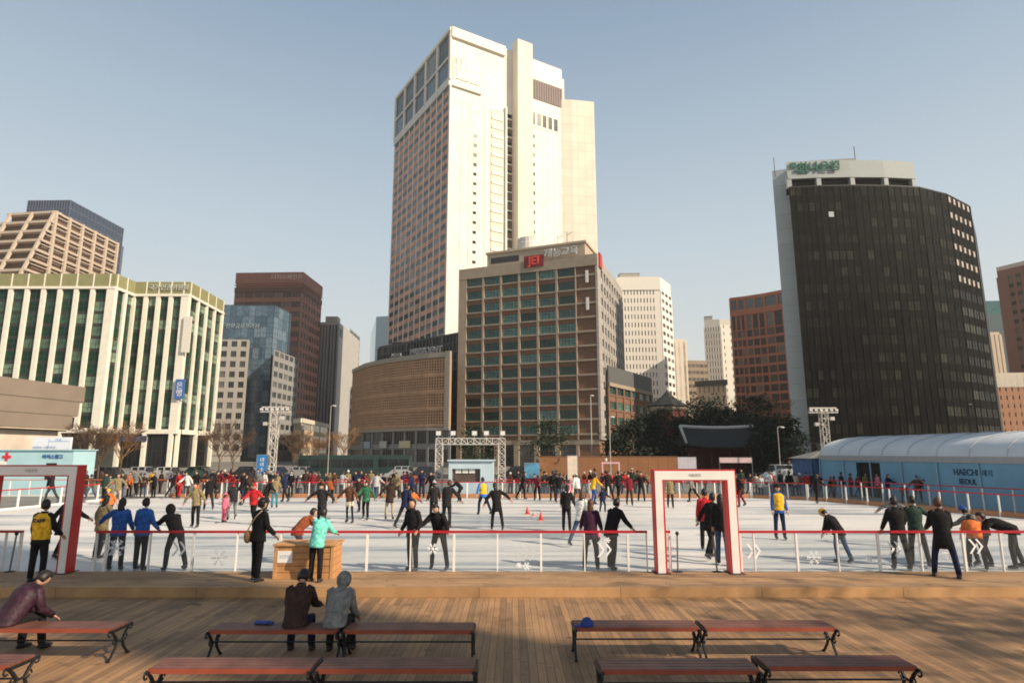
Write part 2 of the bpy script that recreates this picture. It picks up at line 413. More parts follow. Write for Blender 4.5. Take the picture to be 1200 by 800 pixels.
for px, z, n, mm in ((97+22, .62, 2, DECG), (201, .60, 2, DECG2), (603, .50, 3, DECG2), (700, .58, 2, DEC)): chevrons(r1, f1, px, z, n, mm)
for px, z, mm, s_ in ((137, .62, DEC, .2), (258, .40, DECG, .2), (608, .22, DEC, .07), (617, .2, DEC, .09), (507, .6, DEC, .13), (712, .8, DEC, .07)): snowflake(r1, f1, px, z, s_, mm)
xs = at_px([868, 884, 934, 982, 1030, 1079, 1130, 1174, 1222, 1270, 1320])
r2, f2 = fence('front rink fence of clear panels right of the right-hand gate', (xs[0], YF), (xs[-1], YF), 0, group=fgrp, us=[x-xs[0] for x in xs], phase=1)
for px, z in ((1040, .60), (1136, .66), (875, .55)): chevrons(r2, f2, px, z, 2)
for px, z in ((953, .40), (1018, .38), (1112, .5)): snowflake(r2, f2, px, z, .17 if px != 1018 else .08)
xs = at_px([774, 785.5])
r3, f3 = fence('short stub of fence with one post just inside the right-hand gate', (xs[0], YF+.02), (xs[-1], YF+.02), 0, group=fgrp, us=[x-xs[0] for x in xs], phase=0)
xs = at_px([-90, -45, 3, 21])
fence('short stretch of fence at the far left seen through the left-hand gate', (xs[0], YF+.05), (xs[-1], YF+.05), 0, group=fgrp, us=[x-xs[0] for x in xs])
fence('far rink fence running across the back of the ice', (-22.5, 41.7), (15.5, 41.3), 33, group=fgrp, kick=OCHRE, kh=0.26, post=(0.05, 0.09))
fence('slanting rink fence along the right side of the ice in front of the long tent', (15.6, 41.3), (18.3, 39.5), 3, group=fgrp, kick=OCHRE, kh=0.2, post=(0.06, 0.06))
fence('right side rink fence that comes forward from the bend towards the right edge', (18.35, 39.4), (28.3, 15.9), 19, group=fgrp, kick=OCHRE, kh=0.2, post=(0.06, 0.06))
fence('left side rink fence seen through and beside the left-hand gate', (-28, 16), (-25.1, 40.1), 18, group=fgrp, kick=KICK, kh=0.1, post=(0.06, 0.1))
ORANGE = mat('orange_board', (0.55, 0.17, 0.06), 0.6, 0.15)
fence('outer walkway fence with orange top board behind the far left crowd', (-40, 45.2), (-17.6, 45.4), 16, h=1.15, kick=KICK, kh=0.12, zb=ZG, group='outer walkway fences', rail=ORANGE, post=(0.05, 0.08), panel=False)
fence('outer walkway fence with red rail behind the far rink fence', (-17.2, 45.4), (17.5, 45.0), 26, h=1.15, kick=OCHRE, kh=0.15, zb=ZG, group='outer walkway fences', post=(0.05, 0.08), panel=False)
fence('outer walkway fence with red rail between the rink and the long tent', (20.9, 42.6), (30.8, 19.0), 18, h=1.25, kick=OCHRE, kh=0.15, zb=ZG, group='outer walkway fences', post=(0.05, 0.06), panel=False)

# ---------------------------------------------------------------- gates
def gate(label, x0, x1, h, y, dz=0.3, leg=0.25, beam=0.27, zb=ZB, txt=True):
    r = empty('rink_gate', ((x0+x1)/2, y, zb), label, 'gate', 'red and white gates in the front fence')
    q = MB(); t = 0.03
    q.box(x0, x0+leg, y-dz/2, y+dz/2, zb, zb+h-beam); q.box(x1-leg, x1, y-dz/2, y+dz/2, zb, zb+h-beam); q.box(x0, x1, y-dz/2, y+dz/2, zb+h-beam, zb+h)
    q.build('frame', RED, r)
    q = MB(); yf = y-dz/2
    q.box(x0+t, x0+leg-t-.015, yf-0.012, yf+0.01, zb+0.01, zb+h-beam+t); q.box(x1-leg+t+.015, x1-t, yf-0.012, yf+0.01, zb+0.01, zb+h-beam+t)
    q.box(x0+t, x1-t, yf-0.012, yf+0.01, zb+h-beam+t, zb+h-t)
    q.build('front_panel', WHITE, r)
    q = MB()
    q.box(x0-.06, x0+leg+.06, y-dz/2-.12, y+dz/2+.1, zb, zb+.012); q.box(x1-leg-.06, x1+.06, y-dz/2-.12, y+dz/2+.1, zb, zb+.012)
    q.build('base_plate', DARKM, r)
    if txt: text('서울광장', 0.085, mat('gate_lettering_grey', (0.42, 0.40, 0.38), 0.6), (Vector((0, yf)), Vector((1, 0)), Vector((0, -1))), (x0+x1)/2, zb+h-beam/2, 0.016, r, depth=0.003)
    return r
def gx(px): return (px-600)/F*(15.45*cp-1.5*sp)
gate('red and white rink gate in the middle right, open onto the ice', gx(767), gx(864), 2.41, 15.55)
gate('red and white rink gate at the left edge with a staff member standing before it', gx(87)-2.28, gx(87), 2.52, 15.55)
for i, (px, lean, lab) in enumerate(((792.5, .02, 'left metal pole with a ball top inside the right-hand gate'), (838, -.05, 'right metal pole leaning slightly inside the right-hand gate'),
        (17, .05, 'left metal pole inside the left-hand gate beside the staff member'), (56, .05, 'right metal pole inside the left-hand gate beside the staff member'))):
    x = fx(px); r = empty('barrier_pole', (x, 15.62, ZB), lab, 'pole', 'metal barrier poles in the gates')
    q = MB(); q.lathe((x, 15.62, ZB), [(.12, 0), (.12, .012), (.03, .03)], 14); q.build('base', DARKM, r)
    q = MB(); q.tube((x, 15.62, ZB+.02), (x+lean, 15.62, ZB+.86), .02, seg=8); q.build('shaft', mat('worn_steel', (.22, .2, .19), .5, .2, metal=.5), r)
    q = MB(); q.ell((x+lean, 15.62, ZB+.89), (.045, .045, .05), seg=10, rings=6); q.build('knob', DARKM, r, True)
# ---------------------------------------------------------------- buildings
_wm = {}
class Bld:
    def __init__(s, name, label, px, h, mats, depth=20, closed=None, cat='building', group=None, zb=ZG, pts=None, mb=True):
        s.h = h; s.zb = zb; s.mats = mats
        s.c = [G(x, y, h).xy for x, y in px] if pts is None else [Vector(p) for p in pts]
        c = s.c
        if closed is None:
            if len(c) == 3: back = [c[0]+c[2]-c[1]]
            else: back = [c[-1]+c[-1].normalized()*depth-(c[-1]-c[0])*.03, c[0]+c[0].normalized()*depth+(c[-1]-c[0])*.03]
        else: back = [Vector(p) for p in closed]
        s.poly = c+back
        ctr = sum(s.poly, Vector((0, 0)))/len(s.poly)
        s.root = empty(name, (ctr.x, ctr.y, zb), label, cat, group)
        bpy.context.view_layer.update()
        s.wall = MB(); s.wins = []
        if mb: s.wall.prism(s.poly, zb, h, 0)
    def seg(s, i): return s.c[i], s.c[i+1]
    def u_at(s, i, px, py=None):
        """distance along facade i of the point seen at pixel column px on the roof line"""
        A, C = s.seg(i); d = ray(px, 400 if py is None else py); d = Vector((d.x, d.y)).normalized()
        # 2-d intersection of the sight line with the facade
        e = C-A; den = d.x*(-e.y)+e.x*d.y
        t = (d.x*(A.y)-d.y*(A.x))/den*-1
        return abs(t)*e.length
    def facade(s, i, z0, z1, nu, nv, pier=0.5, span=1.2, beam=0.0, dp=0.3, ds=0.18, pm=0, sm=0, win=None, mull=(2, 1), e0=0.0, e1=0.0, u0=0, u1=None, wname='window', skip=(), AB=None, mt=0.06, top=0):
        A, C = AB or s.seg(i); fr = frame2(A, C); L = (Vector(C)-Vector(A)).length
        if u1 is None: u1 = L
        a, b_ = u0+e0, u1-e1; cw = (b_-a)/nu; ch = (z1-z0-top)/nv; W = s.wall
        W.fbox(fr, u0-(dp*.9 if u0 == 0 else 0), a+pier/2, 0, dp, z0, z1, pm); W.fbox(fr, b_-pier/2, u1+(dp*.9 if u1 == L else 0), 0, dp, z0, z1, pm)
        for k in range(1, nu): W.fbox(fr, a+k*cw-pier/2, a+k*cw+pier/2, 0, dp, z0, z1-.01, pm)
        for j in range(nv):
            z = z0+j*ch
            if span > 0: W.fbox(fr, a+pier/2, b_-pier/2, 0, ds, z, z+span, sm)
            if beam > 0: W.fbox(fr, a+pier/2, b_-pier/2, 0, dp-.04, z+span, z+span+beam, pm)
        if top: W.fbox(fr, a+pier/2, b_-pier/2, 0, ds, z1-top, z1, pm)
        gm, mm = win; ww, wh = cw-pier, ch-span-beam
        key = (round(ww, 3), round(wh, 3), gm.name, mm.name, mull, mt)
        if key not in _wm:
            q = MB(); q.box(0, ww, -.05, .0, 0, wh, 0)
            for k in range(1, mull[0]): x = ww*k/mull[0]; q.box(x-mt/2, x+mt/2, -.09, -.04, 0, wh, 1)
            for k in range(1, mull[1]): z = wh*k/mull[1]; q.box(0, ww, -.085, -.045, z-mt/2, z+mt/2, 1)
            q.box(0, mt*.8, -.088, -.04, 0, wh, 1); q.box(ww-mt*.8, ww, -.088, -.04, 0, wh, 1)
            q.box(0, ww, -.083, -.04, 0, mt*.8, 1); q.box(0, ww, -.083, -.04, wh-mt*.8, wh, 1)
            _wm[key] = (q, q.mesh(wname, [gm, mm]))
        rot = math.atan2(fr[1].y, fr[1].x)
        for j in range(nv):
            for k in range(nu):
                if (k, j) in skip: continue
                u = a+k*cw+pier/2; P = fr[0]+fr[1]*u
                s.wins.append((Vector((P.x, P.y, z0+j*ch+span+beam)), rot, key, wname))
        return fr
    def finish(s, smooth=False, lim=100):
        wo = s.wall.build('wall', s.mats, s.root)
        for nm in sorted(set(w_[3] for w_ in s.wins)):
            ws = [w_ for w_ in s.wins if w_[3] == nm]
            cpt = Vector((0, 0, CAMZ))
            ws.sort(key=lambda w_: (w_[0]-cpt).length - (0 if w_[0].z > 6 else -60))
            for p, rot, key, nm_ in ws[:lim]:
                o = bpy.data.objects.new(nm, _wm[key][1]); COL.objects.link(o); o.parent = s.root
                o.location = p-s.root.location; o.rotation_euler = (0, 0, rot)
            rest = ws[lim:]
            if rest:
                # the remaining windows as one part, same material order: collect by material pair
                allm = []; q = MB()
                for p, rot, key, nm_ in rest:
                    src, me = _wm[key]; ms = list(me.materials)
                    idx = []
                    for m_ in ms:
                        if m_ not in allm: allm.append(m_)
                        idx.append(allm.index(m_))
                    R = Matrix.Rotation(rot, 3, 'Z'); o_ = len(q.v)
                    q.v += [R @ v + p for v in src.v]; q.f += [tuple(i+o_ for i in f) for f in src.f]; q.m += [idx[k] for k in src.m]
                o = q.build(nm, allm, s.root); o['kind'] = 'stuff'
        return s
    def part(s, name, mb, mats, smooth=False): return mb.build(name, mats, s.root, smooth)

def inset(poly, d):
    c = sum((Vector(p) for p in poly), Vector((0, 0)))/len(poly)
    return [Vector(p)+(c-Vector(p)).normalized()*d for p in poly]
def parapet(B, z, hh, t, mats, name='parapet', poly=None, grow=0.0):
    q = MB(); P = poly or B.poly
    P = [Vector(p) for p in P]; n = len(P)
    for i in range(n):
        A, C = P[i], P[(i+1) % n]
        if (C-A).length < .3: continue
        fr = frame2(A, C); L = (C-A).length
        q.fbox(fr, 0, L, -t, grow, z, z+hh+.001*i)
    return B.part(name, q, mats)
def rooftop(B, items, m_):
    """plant boxes / tanks on the roof: (fu, fw, size u, size w, height)"""
    A = B.c[0]; C = B.c[-1]; fr = frame2(B.c[0], B.c[1]); 
    for fu, fw, su, sw, hh in items:
        q = MB(); q.fbox(fr, fu, fu+su, -fw-sw, -fw, B.h, B.h+hh); q.fbox(fr, fu-.15, fu+su+.15, -fw-sw-.15, -fw+.15, B.h+hh, B.h+hh+.2)
        B.part('roof_plant', q, m_)

CREAM = panel_mat('cream_tile', (0.84, 0.80, 0.69), (0.70, 0.65, 0.54), 3.4, 3.4, 0.03, jw=.05)
STRIPW = mat('cream_fin', (0.80, 0.76, 0.64), 0.7, 0.06, 1)
OLIVE = mat('olive_parapet', (0.26, 0.25, 0.12), 0.6, 0.1, .8)
GGREEN = glass('green_glass', (0.010, 0.062, 0.034), (0.24, 0.34, 0.25), 0.24, spec=0.14)
GTEAL = glass('teal_glass', (0.02, 0.085, 0.068), (0.15, 0.30, 0.26), 0.35, spec=0.3)
GDARK = glass('dark_glass', (0.02, 0.022, 0.025), (0.18, 0.17, 0.15), 0.22, spec=0.2)
GSMOKE = glass('smoke_glass', (0.016, 0.0155, 0.013), (0.050, 0.049, 0.038), 0.25, rough=0.25, spec=0.06)
GBLUE = glass('blue_glass', (0.05, 0.11, 0.16), (0.13, 0.2, 0.26), 0.45, rough=0.08, spec=0.7, mid=(0.03, 0.07, 0.11))
GREYF = mat('grey_frame', (0.2, 0.2, 0.19), 0.5, 0.1)
DARKF = mat('dark_frame', (0.03, 0.032, 0.033), 0.5, 0.1)
ROOFG = mat('roof_grey', (0.28, 0.27, 0.25), 0.8, 0.15)
CONC = mat('concrete', (0.36, 0.34, 0.31), 0.85, 0.12, .5)

# --- the tall hotel tower
H = 150
T = Bld('hotel_tower', 'tall cream hotel tower with a red and grey window grid on its shaded left face', [(465,115),(529,33),(658,82)], H,
        [CREAM, mat('tower_grey', (0.64, 0.60, 0.55), .8, .08, .3), mat('tower_redbrown', (0.60, 0.31, 0.21), .75, .3, .35), mat('tower_orange_panel', (0.80, 0.69, 0.55), .75, .05, .1), mat('tower_recess', (.22, .13, .09), .8, .2)])
fr0 = frame2(*T.seg(0)); L0 = (T.c[1]-T.c[0]).length
GT = glass('tower_glass', (0.05, 0.075, 0.07), (0.26, 0.26, 0.23), 0.3, spec=0.3)
T.facade(0, ZG, H-22, 10, 36, pier=.8, span=1.75, dp=.22, ds=.15, pm=1, sm=2, win=(GT, GREYF), mull=(2, 1), e0=.4, e1=.4)
T.facade(0, H-20, H-11.5, 5, 1, pier=1.5, span=1.2, dp=.6, ds=.55, pm=1, sm=1, win=(glass('tower_sky_glass', (.06, .1, .13), (.12, .17, .2), .5, rough=.08, spec=.6), GREYF), mull=(4, 2), wname='lounge_window')
T.facade(0, H-11.4, H-1.4, 5, 1, pier=1.5, span=.9, dp=.6, ds=.55, pm=1, sm=1, win=(GT, GREYF), mull=(4, 2), wname='lounge_window', mt=.3)
fr1 = frame2(*T.seg(1)); L1 = (T.c[2]-T.c[1]).length
uL = lambda px: T.u_at(1, px, 60)
W = T.wall; W.fbox(fr0, 0, L0+.5, 0, .75, H-1.3, H+.05, 0)
W.fbox(fr0, 0, L0, 0, .62, H-22, H-20.1, 1)
ua, ub = uL(600), uL(617)
W.fbox(fr1, ua, ub, 0, 4.2, ZG, H+2.6, 3)                       # projecting stair shaft
W.fbox(fr1, ub, L1, 0, 1.5, ZG, H-5.0, 0)                        # right wing, slightly lower
W.fbox(fr1, 0, ua-3.2, 0, 1.0, H-3.6, H+.1, 0)
W.fbox(fr1, uL(576), uL(590), 0, .25, ZG, H-26, 3)               # warm panels
for k in range(34):
    z = H-30-k*3.5
    W.fbox(fr1, uL(576)+.2, uL(590)-.2, .25, .5, z, z+1.0, 0)
    W.fbox(fr1, uL(594), ua, 0, .4, z+1.6, z+2.1, 0)
W.fbox(fr1, uL(593)-.6, uL(593), 0, 1.0, ZG, H-24, 0)
# thin vertical joints that read as ribs
for k in range(1, 5): W.fbox(fr1, uL(533+9*k)-.08, uL(533+9*k)+.08, 0, .12, ZG, H-26, 1)
for k in range(1, 6): W.fbox(fr1, ub+k*(L1-ub)/6-.07, ub+k*(L1-ub)/6+.07, 1.5, 1.6, ZG, H-22, 0)
T.facade(1, H-52, H-27, 1, 7, pier=.1, span=2.2, dp=.1, ds=.09, pm=0, sm=0, win=(GT, GREYF), mull=(1, 1), u0=uL(556), u1=uL(560), wname='stair_window')
T.facade(1, ZG, H-52.1, 1, 28, pier=.1, span=2.4, dp=.1, ds=.09, pm=0, sm=0, win=(GDARK, GREYF), mull=(1, 1), u0=uL(556), u1=uL(560), wname='stair_window')
T.facade(1, ZG, H-26, 1, 34, pier=.3, span=2.1, dp=.12, ds=.1, pm=4, sm=4, win=(GDARK, GREYF), mull=(1, 1), u0=uL(594)+.1, u1=ua-.1, wname='corridor_window')
T.facade(1, H-18.8, H-11, 6, 2, pier=.9, span=1.4, dp=.25, ds=.2, pm=0, sm=0, win=(GT, GREYF), mull=(2, 1), u0=uL(531), u1=uL(563), wname='restaurant_window')
W.fbox(fr1, uL(531), uL(564), .0, .8, H-22.2, H-21.5, 0)
q = MB(); 
for k in range(14):
    a = ub+.3+k*(L1-ub-1)/14; q.fbox(fr1, a, a+(L1-ub-1)/14*.72, 1.5, 1.75, H-17.5, H-9.5)
T.part('louvre', q, mat('louvre_purple', (.17, .12, .11), .6, .1))
AB_ = (T.c[1]+fr1[2]*1.5, T.c[2]+fr1[2]*1.5)
T.facade(1, H-29, H-23, 5, 1, pier=.8, span=1, dp=.2, ds=.15, pm=0, sm=0, win=(GT, GREYF), mull=(2, 2), u0=ub+.4, u1=L1-3, AB=AB_, wname='restaurant_window')
T.facade(1, ZG, H-32, 1, 32, pier=.4, span=2.2, dp=.1, ds=.08, pm=0, sm=0, win=(GT, GREYF), mull=(1, 1), u0=ub+.5, u1=ub+2.6, AB=AB_, wname='stair_window')
T.finish()
A2 = Bld('hotel_annex', 'slim cream tiled tower block standing behind the tall hotel on its right', [(655,116.5),(681,119),(696,119.5)], 136, [panel_mat('annex_tile', (0.82, 0.75, 0.62), (0.66, 0.58, 0.46), 3.0, 3.6, 0.03, jw=.08)], closed=None)
fr_ = frame2(*A2.seg(0))
A2.wall.fbox(frame2(*A2.seg(1)), 0, .7, 0, .3, ZG, 136.1)
A2.finish()

# --- brick office block with the red sign
H = 46
BEIGE = mat('beige_pier', (0.34, 0.27, 0.20), .8, .1, .8); BRICK = mat('brown_brick', (0.185, 0.10, 0.06), .85, .15, 2)
K = Bld('brick_office_building', 'brown brick office building with teal windows and a red rooftop sign', [(541.5,318.5),(697.5,300),(727,341)], H, [BRICK, BEIGE, panel_mat('grey_cladding', (.40,.37,.33), (.2,.18,.16), 2.0, 1.2)])
fr = frame2(*K.seg(0)); L = (K.c[1]-K.c[0]).length
ue = K.u_at(0, 675, 303)
K.facade(0, 5.6, H-2.2, 6, 12, pier=.5, span=.95, beam=.32, dp=.55, ds=.2, pm=1, sm=0, win=(GTEAL, DARKF), mull=(5, 3), e0=1.3, u1=ue, mt=.09)
W = K.wall; ch = (H-2.2-5.6)/12
for j in range(12):
    z = 5.6+j*ch; W.fbox(fr, ue, L+.3, 0, .4, z+.95, z+1.4, 1)
    W.fbox(frame2(*K.seg(1)), 0, 2.4, 0, .4, z+.95, z+1.4, 1)
W.fbox(fr, -.5, L+.5, 0, .62, H-2.2, H+.4, 1)
W.fbox(fr, 0, L, 0, .3, 4.6, 5.58, 1)
K.facade(0, ZG+.02, 4.5, 6, 1, pier=1.2, span=.1, dp=.6, ds=.3, pm=1, sm=1, win=(GDARK, DARKF), mull=(4, 2), wname='shopfront', u1=ue)
K.facade(1, 5.6, H-2.2, 9, 12, pier=1.3, span=1.5, dp=.5, ds=.4, pm=2, sm=2, win=(GTEAL, DARKF), mull=(2, 1), e0=2.6, wname='side_window')
W.fbox(frame2(*K.seg(1)), -.4, (K.c[2]-K.c[1]).length, 0, .55, H-2.2, H+.3, 2)
K.finish(lim=100)
q = MB(); up0, up1 = K.u_at(0, 570, 311), K.u_at(0, 685, 298)
q.fbox(fr, up0, up1, -16, -.4, H, H+3.6); q.fbox(fr, up0-.3, up1+.3, -16.3, -.1, H+3.6, H+4.1)
K.part('roof_penthouse', q, mat('penthouse_beige', (.44,.36,.26), .8, .1))
q = MB()
for k in range(7): a = up0+1+k*(up1-up0)*.3/7; q.fbox(fr, a, a+1.0, -.42, -.34, H+1.2, H+2.6)
K.part('penthouse_vent', q, DARKF)
up = K.u_at(0, 611, 310)
sx_ = K.u_at(0, 627, 310); red = mat('sign_red', (.50, .03, .02), .5, .1)
q = MB(); q.fbox(fr, sx_-2.5, sx_+2.3, .35, .75, H-1.1, H+1.7); K.part('sign_board', q, mat('sign_red_dark', (.20, .014, .012), .5, .1))
text('JEI', 2.7, mat('sign_bright_red', (.72, .07, .05), .5, .1), fr, sx_, H+.3, .8, K.root, depth=.15, bold=.05)
text('재능교육', 2.2, mat('sign_grey', (.55, .54, .52), .5, .1), fr, K.u_at(0, 658.5, 308), H+1.6, .6, K.root, depth=.2, bold=.04)
q = MB(); fs = frame2(*K.seg(1)); q.fbox(fs, .8, 3.4, .5, .9, H-2.2, H+1.0); K.part('side_sign', q, red)
for j, zz in enumerate((H-6, H-12.2)):
    q = MB(); q.fbox(fr, L-2.2, L-1.6, .3, .55, zz, zz+2.8); K.part('wall_lamp', q, WHITE)
q = MB(); c_ = fr[0]+fr[1]*up+fr[2]*-5; q.lathe((c_.x, c_.y, H+4.1), [(2.9, 0), (2.9, 2.2), (2.7, 2.4), (2.7, 3.6), (1.2, 4.2), (.2, 4.3)], 20)
K.part('cooling_tower', q, mat('tank_white', (.62, .6, .56), .6, .15, 1))
q = MB()
for px_, hh in ((614, 4.5), (648, 3.5), (659, 4)):
    c_ = fr[0]+fr[1]*K.u_at(0, px_, 310)+fr[2]*-4; q.tube((c_.x, c_.y, H+4), (c_.x, c_.y, H+4+hh), .07); q.tube((c_.x, c_.y, H+4+hh*.8), (c_.x+1.2, c_.y, H+4+hh), .06)
K.part('antenna', q, DARKF)
# lower annex on its right
N_ = Bld('brick_office_annex', 'low brown brick annex with banded windows right of the brick office building', [(711,428.5),(737,436),(762,443.5)], 22, [BRICK, BEIGE, mat('annex_metal', (.10,.105,.10), .6)])
for i_ in (0, 1):
    N_.facade(i_, 4, 17.5, 3, 4, pier=.8, span=1.3, beam=.4, dp=.4, ds=.2, pm=0, sm=0, win=(GTEAL, DARKF), mull=(4, 2))
    N_.wall.fbox(frame2(*N_.seg(i_)), 0, (N_.c[i_+1]-N_.c[i_]).length, 0, .6, 17.5, 18.3, 1)
    N_.wall.fbox(frame2(*N_.seg(i_)), 0, (N_.c[i_+1]-N_.c[i_]).length, 0, .35, 18.3, 22.1, 2)
N_.finish()

# --- curved brown pierced-screen building
H = 24
pts = [G(x, y, H).xy for x, y in ((415.5,433),(430,426),(452,421),(478,417.5),(504,414.5),(529,412.5))]
SCR = mat('orange_screen', (0.44, 0.26, 0.155), .85, .12, .6); BORD = mat('screen_border', (.33, .29, .23), .8, .06)
C_ = Bld('curved_hotel_building', 'low curved orange brown building with a pierced screen facade and rooftop lettering', None, H, [mat('screen_back', (.10, .05, .03), .9), SCR, BORD, GREYF], pts=pts, depth=25)
z0s = 8.2; gh = []
for i in range(5):
    fr = frame2(*C_.seg(i)); L = (C_.c[i+1]-C_.c[i]).length; n = max(3, int(L/.62))
    for k in range(n+1): C_.wall.fbox(fr, k*L/n-.14, k*L/n+.14, 0, .42, z0s, H-1, 1)
    for band in range(4):
        zb_ = z0s+.4+band*(H-1-z0s-.4)/4; bh = (H-1-z0s-.4)/4
        C_.wall.fbox(fr, -.03*i, L+.03, 0, .5, zb_-.35, zb_+.35, 1)
        for r_ in range(1, 6): C_.wall.fbox(fr, 0, L, 0, .40, zb_+r_*bh/6.0-.12+.1, zb_+r_*bh/6.0+.12+.1, 1)
    C_.wall.fbox(fr, -.05, L+.05, 0, .62, H-1, H+.02*i, 2); C_.wall.fbox(fr, -.05, L+.05, 0, .62, z0s-.7, z0s-.02*i, 2)
    C_.facade(i, ZG, z0s-.8, 2 if i else 1, 2, pier=.6, span=1.1, dp=.3, ds=.2, pm=3, sm=3, win=(GDARK, GREYF), mull=(4, 1))
C_.wall.fbox(frame2(*C_.seg(4)), (C_.c[5]-C_.c[4]).length-1.0, (C_.c[5]-C_.c[4]).length+.1, 0, .75, z0s-.7, H+.2, 2)
C_.finish()
fr = frame2(*C_.seg(2))
for t_, px_, col, bw in (('한식당', 432, (.30,.36,.42), 3.0), ('그릴', 451, (.42,.42,.40), 3.0), ('TEA', 476, (.50,.46,.30), 3.4)):
    i_ = 1 if px_ < 452 else (2 if px_ < 478 else 3); fq = frame2(*C_.seg(i_)); u_ = C_.u_at(i_, px_, 520)
    q = MB(); q.fbox(fq, u_-bw/2, u_+bw/2, .35, .55, 3.9, 5.4); C_.part('shop_sign', q, mat('shop_sign_%d' % px_, col, .6, .15))
LET = mat('roof_lettering', (.30, .32, .34), .5)
fq = frame2(C_.c[2], C_.c[5])
def onroof(px_): 
    A, C = C_.c[2], C_.c[5]; d = ray(px_, 410); d = Vector((d.x, d.y)).normalized(); e = C-A
    return abs((d.x*A.y-d.y*A.x)/(d.x*(-e.y)+e.x*d.y))*e.length
text('PRESIDENT', 1.85, LET, fq, onroof(498), H+1.0, -.3, C_.root, depth=.12, sx=1.0, bold=.03)
text('HOTEL', 1.0, LET, fq, onroof(463), H+.8, -.6, C_.root, depth=.12, bold=.02)

# --- dark grid block behind it
D = Bld('dark_grid_building', 'dark grey gridded block between the curved building and the tall tower', [(444,406),(541,388.5)], 33, [mat('dark_grid', (.055,.06,.062), .6)], depth=18)
D.facade(0, 5, 32.5, 26, 12, pier=.35, span=.5, dp=.3, ds=.25, win=(GDARK, DARKF), mull=(1, 1)); D.finish(lim=100)
rooftop(D, [(2, 3, 4, 3, 1.0)], DARKF)

# --- green glass building with cream fins
H = 38
c5 = [G(x, y, H).xy for x, y in ((-60,321),(136,321.5),(149,329),(222,331),(260,353))]
# make the two fronts parallel and the return square to them
c5[2] = Vector((c5[1].x+.2, c5[3].y)); c5[0] = Vector((c5[0].x, c5[1].y))
B5 = Bld('green_glass_building', 'green glass office building with tall cream vertical fins and an olive parapet', None, H, [mat('dark_core', (.03,.035,.03), .8), STRIPW, OLIVE], pts=c5, closed=[Vector((c5[4].x-17, c5[4].y+20)), Vector((c5[0].x, c5[4].y+22))])
def fins(i, n, wfin, e0=0, e1=0):
    B5.facade(i, 7.5, H-3.1, n, 11, pier=wfin, span=.5, dp=.55, ds=.06, pm=1, sm=0, win=(GGREEN, DARKF), mull=(2, 2), e0=e0, e1=e1, mt=.07)
    fr = frame2(*B5.seg(i)); L = (B5.c[i+1]-B5.c[i]).length
    B5.wall.fbox(fr, -.5, L+.5, 0, .65, H-3.1, H-2.6, 1); B5.wall.fbox(fr, -.4, L+.4, 0, .5, H-2.6, H, 2); B5.wall.fbox(fr, -.55, L+.55, 0, .66, 6.6, 7.5, 1)
    cw = (L-e0-e1)/n
    for k in range(n+1): B5.wall.fbox(fr, e0+k*cw-.12, e0+k*cw+.12, 0, .58, H-2.6, H+.03, 1)
fins(0, 10, .85, e1=.7); fins(1, 2, .8); fins(2, 4, .85, e0=.3, e1=.7); fins(3, 4, .7)
fq = frame2(*B5.seg(1)); B5.wall.fbox(fq, 0, (B5.c[2]-B5.c[1]).length, 0, .3, H-2.6, H, 2)
for i_, n in ((0, 5), (2, 2), (3, 2)):
    fr = frame2(*B5.seg(i_)); L = (B5.c[i_+1]-B5.c[i_]).length
    for k in range(n+1): B5.wall.fbox(fr, k*(L-.9)/n, k*(L-.9)/n+.75, 0, .7, ZG, 6.6, 1)
    B5.facade(i_, ZG+.02, 6.5, n, 1, pier=1.1, span=.1, dp=.1, ds=.05, pm=0, sm=0, win=(GDARK, DARKF), mull=(5, 2), wname='shopfront')
B5.finish(lim=100)
fr = frame2(*B5.seg(2))
text('국가인권위원회', 1.3, mat('sign_pale', (.50,.50,.42), .5), fr, B5.u_at(2, 200, 336), H-1.3, .62, B5.root, depth=.06, bold=.02)
q = MB(); u_ = B5.u_at(2, 151, 500); L = (B5.c[3]-B5.c[2]).length; q.fbox(fr, .5, L*.55, .72, .9, 5.1, 6.2); B5.part('shop_sign', q, mat('sign_navy', (.035,.05,.12), .5))
# vertical banner sign on the corner fin
q = MB(); q.fbox(fr, L+.1, L+1.7, .7, 1.0, 23, 30.5); B5.part('vertical_banner', q, mat('banner_cream', (.72,.68,.6), .6))
q = MB(); q.fbox(fr, L-.3, L+1.5, .7, 1.1, 13.5, 17.5); hb = B5.part('hanging_sign', q, mat('sign_blue', (.05,.14,.40), .5))
text('은\n행', 1.5, WHITE, fr, L+.6, 15.4, 1.12, B5.root, depth=.02)

